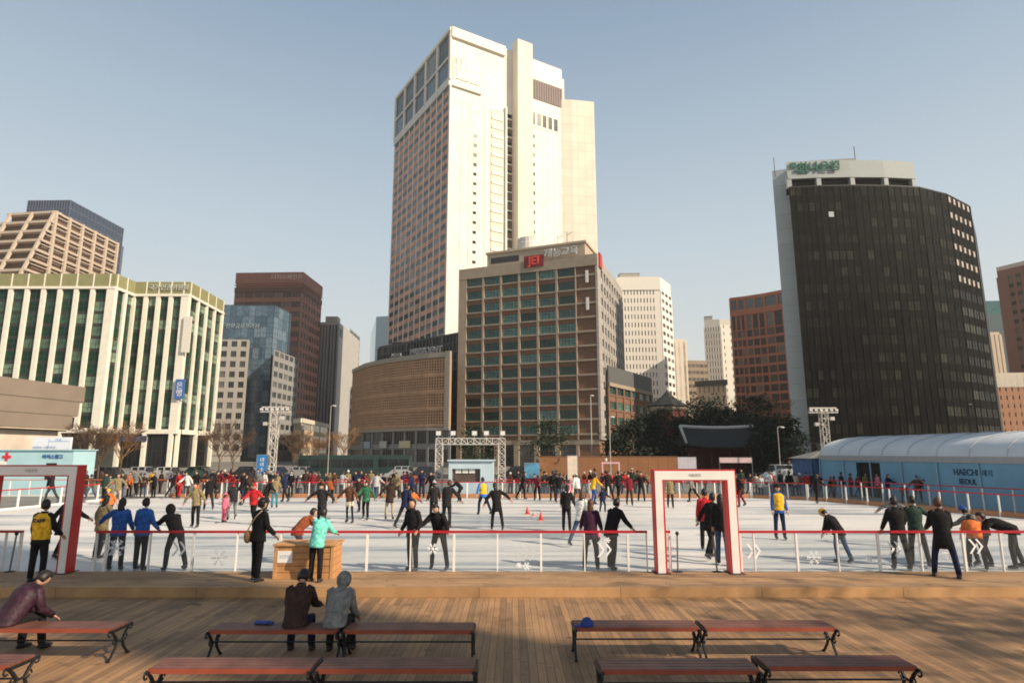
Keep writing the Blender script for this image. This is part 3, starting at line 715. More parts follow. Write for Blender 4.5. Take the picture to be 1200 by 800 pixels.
# --- terrace-sided building behind it
H = 92
TB = Bld('terraced_building', 'beige building with stepped slanting balconies and a blue glass top at the left edge', [(8,250),(65,246.5),(139,285)], H, [mat('terrace_core', (.14,.09,.06), .8), mat('terrace_beige', (.52,.43,.34), .8, .08)], mb=False)
c = TB.c; fr = frame2(c[0], c[1]); fr2 = frame2(c[1], c[2]); L = (c[1]-c[0]).length; L2 = (c[2]-c[1]).length
zs = [H-i*4.2 for i in range(16)]
n2 = frame2(c[1], c[2])[2]
for i, z in enumerate(zs[:-1]):
    out = 1.55*i   # the front steps forward floor by floor; it also widens to the left
    wl = 2.2*i
    Q = lambda a, w_: fr[0]+fr[1]*a+fr[2]*w_
    poly = [Q(-wl, out), Q(L, out), c[2], c[0]+c[2]-c[1]]
    TB.wall.prism([Q(-wl, out-2.2), Q(L-1, out-2.2), c[2]-n2*1.0, c[0]+c[2]-c[1]], z-4.2, z-.01, 0)
    TB.wall.fbox(fr, -wl, L, out-3, out, z-.9, z, 1)
    TB.wall.fbox(fr2, -out, L2, -1.5, .1+.0*i, z-.9, z-.1, 1)
    TB.wall.fbox(fr2, -out, L2, -.2, .12, z-2.2, z-1.9, 1)
    for k in range(4):
        a = L-k*(L)/2.2
        TB.wall.add([Q(a-.9, out), Q(a, out), Q(a, out+1.55), Q(a-.9, out+1.55)] and [Vector((p.x, p.y, zz)) for p, zz in ((Q(a-.9, out), z), (Q(a, out), z), (Q(a, out+1.55), z-4.2), (Q(a-.9, out+1.55), z-4.2), (Q(a-.9, out-1), z), (Q(a, out-1), z), (Q(a, out+.55), z-4.2), (Q(a-.9, out+.55), z-4.2))],
            [(0,1,2,3),(5,4,7,6),(0,4,5,1),(3,2,6,7),(0,3,7,4),(1,5,6,2)], 1)
for k in range(6): TB.wall.fbox(fr2, k*(L2-1.2)/5, k*(L2-1.2)/5+1.1, -.5, .45, ZG, H-.02, 1)
TB.finish()
BK = Bld('blue_glass_block', 'dark blue glass block rising behind the terraced beige building', [(33,235),(83,234.5),(145,268)], 122, [glass('penthouse_blue', (.07,.10,.17), (.12,.16,.24), .4, rough=.1, spec=.5), mat('mullion_blue', (.10,.12,.17), .5)])
for i_ in (0, 1):
    f_ = frame2(*BK.seg(i_)); LL = (BK.c[i_+1]-BK.c[i_]).length
    for k in range(17): BK.wall.fbox(f_, k*(LL-.2)/16, k*(LL-.2)/16+.2, 0, .2, ZG, 122, 1)
    for k in range(12): BK.wall.fbox(f_, 0, LL, 0, .15, 121.6-k*4, 122-k*4, 1)
BK.wall.fbox(f_, LL-1.2, LL+.6, -2, .8, ZG, 112, 1)
BK.finish()

# --- row behind: grey office, blue glass, red tower, grey tower, low cream
GO = Bld('grey_office_building', 'narrow grey office building with dark window bands between green glass and blue glass buildings', [(236,397.5),(292,398)], 42, [mat('office_grey', (.40,.37,.32), .8, .08)], depth=20)
GO.facade(0, 2, 41.5, 5, 11, pier=1.3, span=1.5, dp=.3, ds=.25, win=(GDARK, GREYF), mull=(3, 1)); GO.finish()
H = 56
BG = Bld('blue_glass_building', 'blue mirrored glass office building with pale roof lettering', [(256,357),(322,357.5),(342,367)], H, [mat('blue_core', (.03,.05,.07), .5)], depth=20)
for i_, n in ((0, 9), (1, 4)): BG.facade(i_, 1, H-.3, n, 14, pier=.06, span=.08, dp=.12, ds=.1, win=(GBLUE, mat('mull_blue', (.09,.12,.15), .5)), mull=(2, 2), mt=.05)
BG.finish(lim=100)
fr = frame2(*BG.seg(0))
text('한화금융프라자', 1.9, mat('pale_letter', (.30,.36,.40), .5), fr, BG.u_at(0, 284, 388), H-8.0, .2, BG.root, depth=.1)
GS = Bld('grey_side_building', 'grey block with small square windows in front of the red tower', [(321,409),(349,420)], 38, [mat('side_grey', (.27,.27,.26), .8)], depth=15)
GS.facade(0, 2, 37.6, 5, 10, pier=.9, span=1.7, dp=.3, ds=.25, win=(GDARK, GREYF), mull=(2, 1)); GS.finish()
H = 82
RT = Bld('red_granite_tower', 'red brown tower with horizontal bands and pale roof lettering on the left', [(278,320),(355,319),(377,336)], H, [mat('red_granite', (.29,.12,.085), .75, .12, .4), mat('red_dark', (.12,.05,.035), .7)], depth=25)
GRD = glass('red_glass', (.085,.045,.035), (.16,.10,.085), .3, rough=.15, spec=.35)
for i_, n in ((0, 7), (1, 7)):
    RT.facade(i_, 2, H-9, n, 16, pier=.25 if i_ == 0 else .9, span=1.9, dp=.32, ds=.3, win=(GRD, mat('red_frame', (.12,.05,.04), .6)), mull=(3, 1))
    f_ = frame2(*RT.seg(i_)); LL = (RT.c[i_+1]-RT.c[i_]).length
    RT.wall.fbox(f_, -.4, LL+.4, 0, .5, H-9, H-6.8, 1); RT.wall.fbox(f_, -.4, LL+.4, 0, .7, H-6, H-5.6, 0); RT.wall.fbox(f_, -.3, LL+.3, 0, .45, H-5, H, 0)
RT.finish(lim=100)
fr = frame2(*RT.seg(0)); text('더익스체인지', 2.6, mat('pale_letter2', (.62,.5,.4), .5), fr, RT.u_at(0, 337, 322), H-2.3, .5, RT.root, depth=.1)
H = 66
GW = Bld('grey_slab_tower', 'grey slab tower with dark vertical stripes and a blank pale side wall', [(374.5,377.5),(397,377),(421,399)], H, [mat('slab_pale', (.40,.385,.36), .8, .05, .2), mat('slab_grey', (.27,.27,.27), .7)], depth=30)
GW.facade(0, 2, H-1.5, 6, 1, pier=.75, span=.5, dp=.6, ds=.3, pm=1, sm=1, win=(GDARK, DARKF), mull=(1, 18)); GW.finish()
q = MB(); f_ = frame2(*GW.seg(1)); q.fbox(f_, 6, 12, -8, -2, H, H+4); GW.part('roof_plant', q, CONC)
q = MB(); q.fbox(f_, 3.5, 8, .05, .25, H-6.5, H-2.5); GW.part('side_sign', q, mat('green_sign', (.03,.10,.07), .5))
H = 60
G2 = Bld('grey_rear_tower', 'dull grey tower half hidden behind the grey slab tower', [(410,384),(421.5,394)], 74, [mat('rear_grey', (.30,.31,.31), .7)], depth=20); G2.facade(0, 2, 73, 3, 18, pier=.5, span=1.6, dp=.2, ds=.15, win=(GDARK, DARKF), mull=(2, 1)); G2.finish()
LC = Bld('low_cream_building', 'low cream building with bare trees before it, left of the grey slab tower', [(346,491),(354,490),(384,497)], 14, [mat('low_cream', (.58,.44,.28), .8, .1, .5), mat('low_cream_top', (.68,.62,.5), .8)], depth=10)
for i_ in (0, 1): LC.facade(i_, 1, 12.6, 3 if i_ else 1, 3, pier=1.2, span=1.6, dp=.15, ds=.1, win=(glass('cream_glass', (.25,.17,.10), (.4,.3,.2), .3), GREYF), mull=(2, 1)); LC.wall.fbox(frame2(*LC.seg(i_)), -.3, (LC.c[i_+1]-LC.c[i_]).length+.3, 0, .5, 12.6, 14.05, 1)
LC.finish()
WN = Bld('narrow_white_building', 'very narrow white building squeezed left of the curved orange building', [(411,453),(416,453)], 26, [mat('narrow_white', (.62,.58,.52), .8)], depth=10, pts=None)
WN.facade(0, 1, 25, 1, 7, pier=.4, span=1.6, dp=.15, ds=.1, win=(GDARK, GREYF), mull=(1, 1)); WN.finish()
FB = Bld('far_blue_tower', 'distant blue glass tower left of the tall hotel', [(434.5,392),(441,371),(458,370)], 150, [glass('far_blue', (.13,.22,.30), (.16,.26,.34), .4, rough=.1, spec=.6)], depth=30)
for i_ in (0, 1):
    f_ = frame2(*FB.seg(i_)); LL = (FB.c[i_+1]-FB.c[i_]).length
FB.finish()

# --- white grid building and beige ones
H = 80
WG = Bld('white_grid_building', 'white office tower with a dense grid of square windows right of the brick office', [(722,325),(773,324.5),(785.5,334)], H, [mat('grid_white', (.76,.72,.64), .8, .04)], depth=20)
WG.facade(0, 4, H-6, 12, 19, pier=.95, span=1.6, dp=.22, ds=.18, win=(GDARK, GREYF), mull=(1, 1), e1=2.4); WG.wall.fbox(frame2(*WG.seg(0)), 0, (WG.c[1]-WG.c[0]).length, 0, .55, H-6, H, 0)
WG.facade(1, 4, H-6, 3, 19, pier=1.5, span=2, dp=.3, ds=.25, win=(GDARK, GREYF), mull=(1, 1)); WG.finish(lim=100)
rooftop(WG, [(2, 3, 9, 8, 2.6)], CONC)
W2 = Bld('cream_plain_tower', 'plain cream tower right beside the white grid tower', [(786.5,397),(804,397.5)], 56, [mat('plain_cream', (.70,.62,.50), .8, .05)], depth=20)
W2.facade(0, 2, 55, 3, 12, pier=3.6, span=3.0, dp=.12, ds=.1, win=(glass('cream_dim', (.3,.25,.19), (.5,.43,.33), .3), GREYF), mull=(1, 1)); W2.finish()
W3 = Bld('brown_band_building', 'brown grey banded building between the plain cream tower and the tall white one', [(804.5,422),(829,422.5)], 50, [mat('brown_band', (.30,.235,.17), .8)], depth=20)
W3.facade(0, 2, 48, 5, 13, pier=.4, span=1.9, dp=.2, ds=.15, win=(glass('brown_dim', (.12,.10,.08), (.2,.16,.12), .3), GREYF), mull=(2, 1)); W3.finish()
H = 72
W4 = Bld('white_ribbed_tower', 'pale ribbed tower with a lit right flank, left of the red brick office', [(827,373),(846,373.5),(858,373)], H, [mat('ribbed_white', (.50,.47,.42), .8, .05), mat('ribbed_lit', (.66,.62,.54), .8)], pts=[G(825,375,H).xy, G(843,374,H).xy, G(859,375,H).xy], depth=15)  # lit flank: sunlight put into a paler copy of the wall colour
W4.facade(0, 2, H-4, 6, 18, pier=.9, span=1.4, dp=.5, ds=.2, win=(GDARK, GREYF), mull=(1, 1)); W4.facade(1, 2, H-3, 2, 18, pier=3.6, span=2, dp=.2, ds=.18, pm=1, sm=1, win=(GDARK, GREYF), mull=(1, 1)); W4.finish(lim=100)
rooftop(W4, [(0.3, .8, 4, 6, 2)], CONC)
W5 = Bld('beige_low_building', 'low beige building with a dark flat roof behind the palace trees', [(817,447),(850,445)], 36, [mat('beige_low', (.44,.36,.26), .8), DARKF], depth=20)
W5.facade(0, 2, 33.5, 6, 6, pier=1.4, span=2.2, dp=.3, ds=.2, win=(glass('beige_dim', (.22,.18,.12), (.3,.25,.18), .3), GREYF), mull=(1, 1)); W5.wall.fbox(frame2(*W5.seg(0)), -1, (W5.c[1]-W5.c[0]).length+1, 0, .9, 33.6, 36.1, 1); W5.finish()
# --- red brick office, right
H = 62
RB = Bld('red_brick_office', 'red brick office block with a bowed front of dark windows behind the trees', [(855.5,349),(918,338.5)], H, [mat('red_brick', (.36,.125,.07), .8, .1, .5)], pts=[G(855.5,349,H).xy, G(872,347,H).xy, G(895,343.5,H).xy, G(926,337.5,H).xy], depth=25)
for i_ in range(3):
    RB.facade(i_, 3, H-13.5, 3, 13, pier=.45, span=.95, dp=.35, ds=.3, win=(GDARK, mat('rb_frame', (.16,.06,.04), .6)), mull=(3, 2))
    RB.facade(i_, H-13.4, H-7.5, 3, 1, pier=.6, span=.4, dp=.4, ds=.3, win=(GDARK, mat('rb_frame', (.16,.06,.04), .6)), mull=(3, 2), wname='tall_window')
    RB.facade(i_, H-7.4, H-.2, 2, 1, pier=.6, span=2.2, dp=.4, ds=.35, win=(glass('rb_top', (.06,.08,.10), (.12,.12,.12), .3), DARKF), mull=(3, 1), wname='top_window', top=1.2)
RB.finish(lim=100)

# --- dark curved office tower
H = 62
dk = [(925,218.5),(960,217),(1000,216.3),(1040,216.6),(1077,218.5),(1109,226.5),(1136,240.5)]
P = [G(x, y, H).xy for x, y in dk]
DT = Bld('dark_glass_tower', 'big dark curved glass office tower with a pale roof band and a green sign', None, H, [mat('dk_core', (.012,.012,.011), .6), mat('dk_spandrel', (.005,.005,.0048), .7, .3, .2, spec=.06)], pts=P, closed=[P[-1]+Vector((18, 22)), P[0]+Vector((16, 34))])
for i_ in range(len(P)-1):
    DT.facade(i_, 5, H-.3, 5 if i_ < 4 else 4, 15, pier=.10, span=1.75, dp=.16, ds=.10, pm=1, sm=1, win=(GSMOKE, mat('dk_frame', (.009,.009,.008), .6, spec=.08)), mull=(2, 1), mt=.08)
    L = (P[i_+1]-P[i_]).length; f_ = frame2(P[i_], P[i_+1])
    for k in range(1+int(L/3.0)): DT.wall.fbox(f_, k*L/int(L/3.0) if L > 3 else 0, (k*L/int(L/3.0) if L > 3 else 0)+.8, 0, .5, ZG, 4.7, 1)
DT.finish(lim=100)
# pale panels painted as lit reflections in the right-hand bays
f_ = frame2(P[5], P[6]); L = (P[6]-P[5]).length; BL = mat('pale_reflection', (.42,.35,.30), .6, .1)
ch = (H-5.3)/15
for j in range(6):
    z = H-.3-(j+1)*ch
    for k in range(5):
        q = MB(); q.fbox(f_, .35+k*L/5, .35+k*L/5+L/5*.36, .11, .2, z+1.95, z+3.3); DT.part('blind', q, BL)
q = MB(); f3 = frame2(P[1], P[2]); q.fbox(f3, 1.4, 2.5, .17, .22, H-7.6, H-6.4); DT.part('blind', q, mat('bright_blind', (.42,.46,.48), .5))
PBD = mat('pale_band', (.36,.39,.38), .7, .05); fin = panel_mat('fin_panel', (.50,.55,.55), (.33,.37,.37), 40, 3.6, 0.04, jw=.05)
fa = frame2(P[0], P[1])
inn = [frame2(P[min(i, len(P)-2)], P[min(i, len(P)-2)+1]) for i in range(len(P))]
bp_ = [P[i]-inn[i][2]*.6 for i in range(5)]
q = MB(); q.prism(bp_+[bp_[-1]+Vector((8, 14)), bp_[0]+Vector((6, 14))], H+2.8, H+6.2)
for i_ in range(4):
    f_ = frame2(bp_[i_], bp_[i_+1]); L = (bp_[i_+1]-bp_[i_]).length; q.fbox(f_, -.2, .8, -1, .05, H, H+2.8); q.fbox(f_, 0, L, -.5, .15, H+2.0, H+2.8)
q.fbox(f_, L-.9, L, -1, .06, H, H+2.8)
DT.part('roof_band', q, PBD)
q = MB(); q.prism([p-Vector((0, -1.2)) for p in bp_]+[bp_[-1]+Vector((5, 12)), bp_[0]+Vector((5, 12))], H, H+2.79); DT.part('roof_glazing', q, GSMOKE)
q = MB(); R_ = [G(952,189.5,H+9).xy, G(999,187,H+9).xy]; f_ = frame2(*R_); L = (R_[1]-R_[0]).length; q.fbox(f_, 0, L, -8, 0, H+5, H+8.6); q.fbox(f_, -.4, L+.4, -8.4, .4, H+8.6, H+9.1); DT.part('roof_plant', q, ROOFG)
fq = [G(904.5,200.5,H+6.6).xy, G(923.5,197.5,H+6.6).xy]; f_ = frame2(*fq); L = (fq[1]-fq[0]).length
q = MB(); q.prism([fq[0], fq[1], fq[1]+Vector((9, 20)), fq[0]+Vector((9, 20))], ZG, H+6.6); DT.part('side_wall', q, fin)
fb = frame2(bp_[0], bp_[1]); GRN = mat('sign_green', (.01, .13, .085), .5)
uu = lambda px: (G(px, 200, H+5).xy-bp_[0]).dot(fb[1])
q = MB(); x0_ = uu(931); cc = fb[0]+fb[1]*x0_+fb[2]*.3
for a_, b1, c1_, d1 in ((-1.6, 1.2, .0, 1.2), (-.8, 1.6, -1.0, .6), (0, 2.2, -1.4, .2)): q.fbox(fb, x0_+a_, x0_+a_+b1, .1, .3+.02*d1, H+4.6+c1_, H+4.6+c1_+d1)
DT.part('sign_emblem', q, GRN)
text('하나은행', 2.5, GRN, fb, uu(954), H+4.5, .25, DT.root, depth=.12, bold=.06)
q = MB(); 
for px_, hh in ((1009, 6), (912, 3.2)):
    c_ = G(px_, 195, H+6.6).xy; q.tube((c_.x, c_.y+2, H+5), (c_.x, c_.y+2, H+6.6+hh), .09)
DT.part('antenna', q, DARKF)

# --- right edge
RE = Bld('brown_edge_tower', 'dark red brown tower at the right edge of the picture', [(1168,318),(1235,302)], 70, [mat('edge_brown', (.20,.095,.06), .8), mat('edge_brown2', (.14,.09,.065), .8)], depth=25)
RE.facade(0, 4, 67.5, 6, 19, pier=1.0, span=1.9, dp=.35, ds=.3, sm=1, win=(GDARK, DARKF), mull=(2, 1), e0=3); RE.finish()
parapet(RE, 70, 1.5, .3, mat('edge_rail', (.5,.42,.36), .7), 'roof_rail')
EB = Bld('orange_stone_building', 'low orange stone building with small windows and a cream top at the right edge', [(1165,437),(1230,436)], 30, [mat('orange_stone', (.42,.215,.12), .8, .08), mat('cream_top', (.66,.58,.46), .8)], depth=20)
EB.facade(0, 2, 25.0, 9, 8, pier=1.5, span=1.5, dp=.2, ds=.18, win=(GDARK, GREYF), mull=(1, 1)); EB.wall.fbox(frame2(*EB.seg(0)), -.2, (EB.c[1]-EB.c[0]).length, 0, .3, 25.0, 30.0, 1)
EB.facade(0, 25.2, 29.2, 9, 1, pier=2.1, span=1.0, dp=.34, ds=.32, pm=1, sm=1, win=(GDARK, GREYF), mull=(1, 1), wname='top_window'); EB.finish()
TE = Bld('teal_glass_building', 'teal glass building showing between the dark tower and the brown edge tower', [(1140,353),(1180,352)], 80, [glass('teal_top', (.07,.20,.20), (.10,.26,.26), .4), mat('teal_dark', (.06,.10,.11), .6)], depth=20)
TE.wall.fbox(frame2(*TE.seg(0)), 0, (TE.c[1]-TE.c[0]).length, 0, .4, ZG, 73, 1); TE.finish()
NB = Bld('thin_cream_building', 'thin cream and grey building in the gap right of the dark tower', [(1156,389),(1171,389)], 52, [mat('thin_cream', (.55,.47,.37), .8), GREYF], depth=15)
NB.facade(0, 2, 51, 3, 1, pier=1.4, span=1, dp=.5, ds=.3, win=(GDARK, GREYF), mull=(1, 12)); NB.finish()

# --- grey overhanging hall at the left, with its ground floor
H = 9.3
c7 = [G(-70,431.5,H).xy, G(95.5,453,H).xy]; fr = frame2(*c7); L = (c7[1]-c7[0]).length
HM = mat('hall_grey', (.23,.185,.145), .8, .07, .5)
HL = Bld('grey_hall', 'grey overhanging hall with cream lines above a marble wall at the left edge', None, H, [mat('marble_wall', (.58,.50,.42), .6, .22, .5), HM, mat('hall_line', (.60,.52,.40), .7), DARKF], pts=c7, depth=22, mb=False)
W = HL.wall; W.fbox(fr, 0, L-1.2, -22, -.8, ZG, 5.0, 0)
zz = [5.05, 6.35, 7.75, H]; us = [L-.6, L, L+.5]
for k in range(3): W.fbox(fr, -1, us[k], -22, .0+.02*k, zz[k]+.06, zz[k+1], 1); W.fbox(fr, -1, us[k]-.05, -21.9, -.06, zz[k]-.06, zz[k]+.06, 2)
W.fbox(fr, -1, L-.7, -21.9, -.4, 4.9, 5.0, 3); HL.finish()
# ---------------------------------------------------------------- trees
BARK = mat('bark', (.11, .075, .05), .9, .25, 4); TWIG = mat('bare_twigs', (.12, .075, .048), .9, .3, 2); TWIG2 = mat('bare_twigs_warm', (.24, .13, .06), .9, .3, 2)  # warm twigs have a sunlit orange tone put into their colour
PINE = mat('pine_needles', (.018, .035, .018), .9, .4, 2); EVER = mat('evergreen_leaf', (.014, .024, .014), .9, .5, 1.5)
def trunk_of(x, y, h, r, lean=0.0):
    q = MB(); q.path([(x, y, ZG), (x+lean*.4, y, ZG+h*.4), (x+lean, y, ZG+h)], [r, r*.7, r*.35], 7); return q
def bare_tree(x, y, h, label, seed, group='bare winter trees', m_=None, dens=1.0, wide=.42):
    rnd = random.Random(seed); r = empty('bare_tree', (x, y, ZG), label, 'tree', group)
    trunk_of(x, y, h*.45, h*.018, rnd.uniform(-.2, .2)).build('trunk', BARK, r, True)
    q = MB()
    def grow(p, d, L, rad, lev):
        e = p+d*L; mid = p+d*L*.5+Vector((rnd.uniform(-1, 1), rnd.uniform(-1, 1), 0))*L*.07
        q.path([p, mid, e], [rad, rad*.75, rad*.5], 4 if lev < 2 else 3, cap=False)
        if lev >= 4: return
        n = 3 if lev < 3 else int(3*dens+.5)
        for k in range(n+(lev == 0)*2):
            a = rnd.uniform(0, 6.28); t = rnd.uniform(.35, .8)
            nd = (d+Vector((math.cos(a), math.sin(a), rnd.uniform(-.15, .5)))*t).normalized()
            grow(p+(e-p)*rnd.uniform(.45, 1), nd, L*rnd.uniform(.55, .8), max(rad*.5, .012), lev+1)
    for k in range(5):
        a = k*1.26+rnd.uniform(-.4, .4)
        grow(Vector((x, y, ZG+h*rnd.uniform(.25, .44))), Vector((math.cos(a)*wide, math.sin(a)*wide, .8)).normalized(), h*.27, h*.008, 0)
    q.build('crown', m_ or TWIG, r)
    return r
def leafy(x, y, h, label, seed, group, m_, n=900, w=.36, base=.2, size=.3, shape='cone'):
    rnd = random.Random(seed); r = empty('pine_tree' if m_ is PINE else 'evergreen_tree', (x, y, ZG), label, 'tree', group)
    trunk_of(x, y, h*.92, h*.022, rnd.uniform(-.3, .3)).build('trunk', BARK, r, True)
    q = MB(); clumps = []
    for k in range(16 if shape == 'cone' else 22):
        t = rnd.random(); z = h*(base+(1-base)*t); rr = h*w*(1-t*.75 if shape == 'cone' else math.sin(.35+t*2.4)); a = rnd.uniform(0, 6.28); d = rnd.uniform(.3, .95)*rr
        clumps.append((Vector((x+math.cos(a)*d, y+math.sin(a)*d, ZG+z)), rnd.uniform(.5, 1.1)*h*.11))
    for k in range(n):
        c_, s_ = rnd.choice(clumps); p = c_+Vector((rnd.gauss(0, s_), rnd.gauss(0, s_), rnd.gauss(0, s_*.45)))
        a = Vector((rnd.gauss(0, 1), rnd.gauss(0, 1), rnd.gauss(0, .6))).normalized(); b_ = a.cross(Vector((rnd.gauss(0, 1), rnd.gauss(0, 1), rnd.gauss(0, 1)))).normalized()
        L_ = size*rnd.uniform(.6, 1.4)
        q.add([p, p+a*L_+b_*L_*.25, p+a*L_*1.3, p+a*L_-b_*L_*.25], [(0, 1, 2, 3)])
    for c_, s_ in clumps: q.path([(x, y, c_.z-s_), c_], [.05, .02], 3, cap=False)
    q.build('crown', m_, r); return r
def gz(px, Y): return V(px, 530, Y).x
pines = 'pine trees on the far side of the square'
leafy(gz(644, 66), 66, 6.4, 'flat-topped dark pine before the brick office, right of the truss arch', 1, pines, PINE, 1500, .40, .35, .24, 'round')
leafy(gz(565, 66), 66, 5.6, 'dark pine behind the top of the truss arch', 2, pines, PINE, 1100, .36, .35, .22, 'round')
leafy(gz(553, 75), 75, 6.0, 'dark pine just left of the truss arch floodlights', 22, pines, PINE, 800, .3, .35, .22, 'round')
leafy(gz(941, 60), 60, 4.6, 'small dark pine before the pale side wall of the dark glass tower', 3, pines, PINE, 700, .3, .5, .2, 'round')
ev = 'dark evergreen trees around the palace gate'
for i, (px, Y, h, n, lab) in enumerate(((742, 72, 7.0, 1900, 'dark evergreen at the foot of the brick annex'), (768, 80, 8.0, 1800, 'dark evergreen below the pavilion roof'), (722, 70, 4.4, 900, 'low dark evergreen left of the brick annex light pole'),
        (790, 92, 10.6, 2200, 'tall dark evergreen behind the left end of the palace gate roof'), (815, 96, 10.4, 2200, 'dark evergreen above the left half of the palace gate roof'), (840, 98, 11.0, 2200, 'dark evergreen above the middle of the palace gate roof'),
        (862, 96, 10.4, 2200, 'dark evergreen above the right half of the palace gate roof'), (884, 92, 11.0, 2400, 'tall dark evergreen right of the palace gate roof'), (905, 88, 9.8, 2200, 'dark evergreen behind the street light before the red brick office'),
        (922, 80, 7.2, 1800, 'dark evergreen beside the pale side wall of the dark tower'), (893, 74, 6.4, 1700, 'low dark evergreen behind the white van'), (754, 96, 8.2, 1500, 'dark evergreen behind the brick annex corner'), (775, 74, 6.0, 1700, 'dark evergreen immediately left of the palace gate'), (872, 84, 7.6, 1900, 'dark evergreen close behind the right end of the palace gate'), (826, 90, 8.4, 1900, 'dark evergreen close behind the middle of the palace gate'), (800, 86, 7.6, 1700, 'dark evergreen close behind the left end of the palace gate'))):
    leafy(gz(px, Y), Y, h, lab, 30+i, ev, EVER, n, .34, .08, .42, 'round')
for i, (px, Y, h, mm, lab) in enumerate(((118, 62, 7.0, TWIG, 'bare tree before the leftmost fins of the green glass building'), (104, 60, 6.0, TWIG, 'bare tree beside the right end of the grey hall'), (142, 64, 6.5, TWIG2, 'bare tree before the recess of the green glass building'),
        (258, 66, 6.5, TWIG, 'bare tree at the right corner of the green glass building'), (274, 70, 6.2, TWIG, 'bare tree in front of the narrow grey office building'), (345, 74, 6.0, TWIG, 'bare tree left of the low cream building'), (366, 76, 6.0, TWIG2, 'bare tree before the low cream building'),
        (402, 78, 6.5, TWIG2, 'warm brown bare tree before the pale wall of the grey slab tower'), (806, 104, 10.5, TWIG, 'bare tree above the palace gate below the brown banded building'), (832, 106, 11, TWIG, 'bare tree rising before the beige low building'),
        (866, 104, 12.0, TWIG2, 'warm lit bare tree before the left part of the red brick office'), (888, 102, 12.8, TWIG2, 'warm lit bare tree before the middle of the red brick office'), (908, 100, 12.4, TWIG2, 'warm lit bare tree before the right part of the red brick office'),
        (782, 108, 10, TWIG, 'bare tree beside the pavilion roof'), (850, 100, 9.5, TWIG, 'bare tree between the beige low building and the red brick office'))):
    bare_tree(gz(px, Y), Y, h, lab, 60+i, m_=mm, dens=1.5, wide=.5)

# ---------------------------------------------------------------- palace gate and pavilion
TILE = mat('roof_tile', (.028, .032, .031), .8, .2, 3); LIME = mat('lime_ridge', (.50, .50, .47), .8, .1); DRED = mat('dark_red_timber', (.10, .022, .016), .7, .2)
def gz2(px, py, Y): p = V(px, py, Y); return p.x, p.z
Y = 78; xa, zt = gz2(797, 501, Y); xb, _ = gz2(882, 500, Y); _, ze = gz2(840, 520, Y)
r = empty('palace_gate', ((xa+xb)/2, Y, ZG), 'old palace gate with a dark tiled roof edged by a white ridge', 'gate house')
q = MB(); dd = 2.6
vs = []
for k in range(13):
    t = k/12; x = xa+(xb-xa)*t; s_ = (2*t-1)**2*.35
    vs += [(x, Y, zt+s_*.5), (x, Y-dd*.5, zt-(zt-ze)*.62+s_*.6), (x, Y-dd, ze-.35+s_), (x, Y-dd, ze-.55+s_), (x, Y+dd, ze-.55+s_), (x, Y+dd, ze-.35+s_), (x, Y+dd*.5, zt-(zt-ze)*.62+s_*.6)]
q.add(vs, [(k*7+a, k*7+(a+1) % 7, k*7+7+(a+1) % 7, k*7+7+a) for k in range(12) for a in range(7)]+[(6,5,4,3,2,1,0), tuple(84+i for i in range(7))])
q.build('roof', TILE, r)
q = MB()
for k in range(12): 
    t0, t1 = k/12, (k+1)/12; z0_, z1_ = zt+(2*t0-1)**2*.2, zt+(2*t1-1)**2*.2
    q.tube((xa+(xb-xa)*t0, Y, z0_), (xa+(xb-xa)*t1, Y, z1_), .24, seg=6)
for x in (xa, xb): q.path([(x, Y, zt+.2), (x, Y-dd*.5, zt-(zt-ze)*.6+.35), (x, Y-dd*.98, ze+.1)], [.2, .17, .14], 6)
q.build('ridge', LIME, r)
q = MB(); q.box(xa+.8, xb-.8, Y-1.2, Y+1.2, ze-1.0, ze-.45)
for k in range(4): x = xa+1+(xb-xa-2)*k/3; q.tube((x, Y-1.1, ZG), (x, Y-1.1, ze-.9), .2)
q.build('timber_frame', DRED, r)
q = MB(); q.box(xa+1, xb-1, Y-.1, Y+.1, ZG, ze-1); q.build('door_wall', DRED, r)
Y = 92; x0, zt = gz2(782, 459, Y); _, ze = gz2(782, 475, Y)
r = empty('pavilion', (x0, Y, ZG), 'small eight-sided pavilion with an upswept dark roof among the trees', 'pavilion')
q = MB(); rr = 3.1
q.lathe((x0, Y, 0), [(.15, zt+.2), (.25, zt), (.9, zt-.7), (1.6, zt-1.2), (rr-.4, ze+.15), (rr, ze), (rr, ze-.2)][::-1], 8); q.build('roof', TILE, r)
q = MB(); q.lathe((x0, Y, 0), [(rr-.7, ZG), (rr-.7, ze-.15)], 8); q.build('wall', DRED, r)
q = MB(); q.lathe((x0, Y, 0), [(rr-.6, ze-.8), (rr-.3, ze-.5), (rr-.3, ze-.25)], 8); q.build('eave_frame', mat('eave_pale', (.45, .36, .27), .8), r)
q = MB(); q.ell((x0, Y, zt+.35), (.2, .2, .35), seg=8, rings=6); q.build('finial', LIME, r)

# ---------------------------------------------------------------- truss structures
ALU = mat('truss_metal', (.62, .58, .53), .45, .1, metal=.2)
def truss(q, p0, p1, wdt=.4, t=.035, step=.45):
    p0, p1 = Vector(p0), Vector(p1); d = (p1-p0); L = d.length; d.normalize()
    a = Vector((1, 0, 0)) if abs(d.z) > .5 else Vector((0, 0, 1)); b_ = Vector((0, 1, 0))
    cs = [a*sx*wdt/2+b_*sy*wdt/2 for sx, sy in ((-1,-1),(1,-1),(1,1),(-1,1))]
    for c_ in cs: q.tube(p0+c_, p1+c_, t, seg=5)
    n = max(2, int(L/step))
    for k in range(n+1):
        P = p0+d*L*k/n
        for i in range(4): q.tube(P+cs[i], P+cs[(i+1) % 4], t*.6, seg=4)
        if k < n:
            P2 = p0+d*L*(k+1)/n
            for i in range(4): j = (i+1) % 4; q.tube(P+cs[i if k % 2 else j], P2+cs[j if k % 2 else i], t*.6, seg=4)
